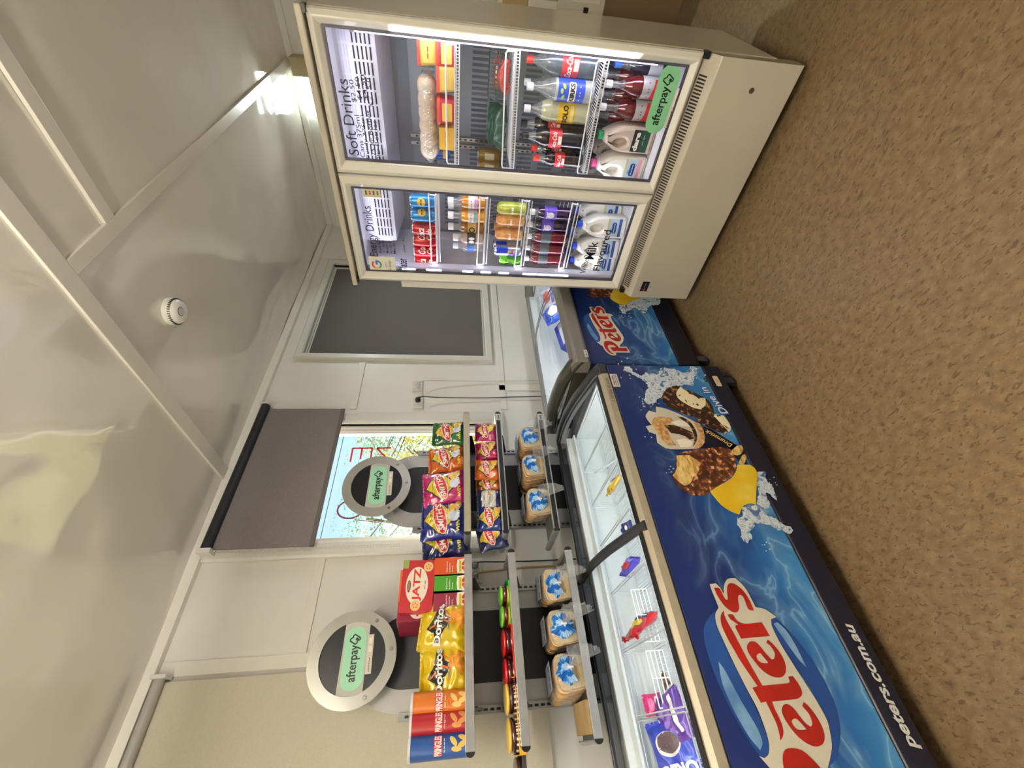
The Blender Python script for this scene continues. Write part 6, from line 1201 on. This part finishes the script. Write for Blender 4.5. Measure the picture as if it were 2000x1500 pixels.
place('cheese', carton(.09, .10, .065, M('#d9a93a', .45), lambda q, F, G, w, d, h: q.text('CHEESE', -w * .4, w * .4, h * .4, h * .65, F, M('#c8502a', .5), .02)), 'yellow cheese packet beside the tubs, nearest the middle post', 'cheese packet', (2.12, at(862, 263, 0, 2.12).y, zt), RZ, name='cheese_packet')
ROLL = M_noise('bread_roll', [(.3, '#b99a70'), (.55, '#cbb48e'), (.8, '#dccaa8')], scale=9, rough=.75)
def rolls(o):
    for i in range(6):
        q = MB(); x = -.125 + .05 * i; q.loft([[(x + .036 * sin(a) * 1.06, .05 * cos(t) * cos(a) ** .8 if cos(a) > 0 else 0, .040 + .040 * sin(t) * (cos(a) ** .8 if cos(a) > 0 else 0)) for t in [2 * pi * k_ / 14 for k_ in range(14)]] for a in [-1.5 + 3 * j / 8 for j in range(9)]], ROLL); q.build('bread_roll', o)
    q = MB(); R_ = []
    for j in range(14):
        t = j / 13; x = -.19 + .38 * t; s = min(1, sin(pi * t) * 2.2) + .08; R_.append([(x, .056 * s * cos(a) * (1 + .1 * noise.noise(Vector((a * 2, t * 8, 1)))), .036 + .040 * s * sin(a) * (1 + .1 * noise.noise(Vector((a * 2, t * 8, 4))))) for a in [2 * pi * k_ / 16 for k_ in range(16)]])
    q.loft(R_, FILM, False, False); q.build('clear_bag', o)
place('rolls', rolls, 'long clear bag of pale bread rolls resting on the tubs', 'bread rolls', (2.13, .655, zt + .074), RZ, name='bread_roll_bag')
place('mb', bag(.11, .09, .05, M('#7c1e20', .35, coat=.5), lambda q, fn, w, h: q.poly(ell(0, h * .5, w * .25, h * .25, 14), lambda u, v: fn(u, v, .002), M('#a04a44', .4), .01), 44), 'dark red meat packet behind the stacked tubs', 'meat packet', (2.24, .42, zt + .05), RZ, name='meat_packet')
inf('silver', can(M('#2c5aa8', .25, .4), lambda q, fn, r, h: q.poly(rrect(-r * .6, r * .6, h * .1, h * .3, .002), fn, GOLD, .01), .11, .033), 'blue can with silver top on the top shelf beside the bread rolls', 'can', 800, 292, 2.20, zt + .02, 'cans on the top right shelf', 'drink_can')
inf('goldcan', can(M('#8a6a24', .3, .3), lambda q, fn, r, h: q.poly(rrect(-r * .6, r * .6, h * .3, h * .7, .002), fn, M('#c9c2a0', .4), .01), .12, .032), 'gold brown can behind the middle post, above', 'can', 912, 300, 2.33, SHR[1][0] + .005, 'brown cans seen past the middle post', 'drink_can')
for px, py, X, zz, lb_ in ((912, 322, 2.30, SHR[1][0] + .005, 'gold brown can beside the first one behind the middle post'), (1010, 302, 2.33, SHR[2][0] + .2, '')): 
    if lb_: inf('goldcan', None, lb_, 'can', px, py, X, zz, 'brown cans seen past the middle post', 'drink_can')
# ================================================================== room lamps (behind and above the camera) 
def batten_light(x, y, z, L, pd, pu, lab):
    t = thing('ceiling_light', lab, 'ceiling light', (x, y, z), world=True)
    MB().box(x - L / 2, x + L / 2, y - .05, y + .05, z - .02, z + .02, M('#e6e3da', .4)).build('housing', t, .005)
    MB().box(x - L * .48, x + L * .48, y - .045, y + .045, z - .045, z - .0205, M('#fff2d8', .5, emit=6)).build('diffuser', t, .004)
    MB().tube([(x - L * .3, y, z + .02), (x - L * .3, y, ZC)], .004, CHROME).tube([(x + L * .3, y, z + .02), (x + L * .3, y, ZC)], .004, CHROME).build('hanger', t)
    area('lamp', (x, y, z - .055), (0, 0, 0), L * .95, .09, pd, WARM, t)
    area('lamp', (x, y, z + .03), (pi, 0, 0), L * .95, .09, pu, WARM, t)
batten_light(-.25, .05, 2.42, 1.2, 20, 175, 'hanging fluorescent light behind the camera')
l = area('wall_lamp', (4.0, 1.15, 2.50), (0, 0, 0), .05, .25, 16, (.93, 1, .97), spread=130); l.rotation_euler = (0, radians(50), 0)
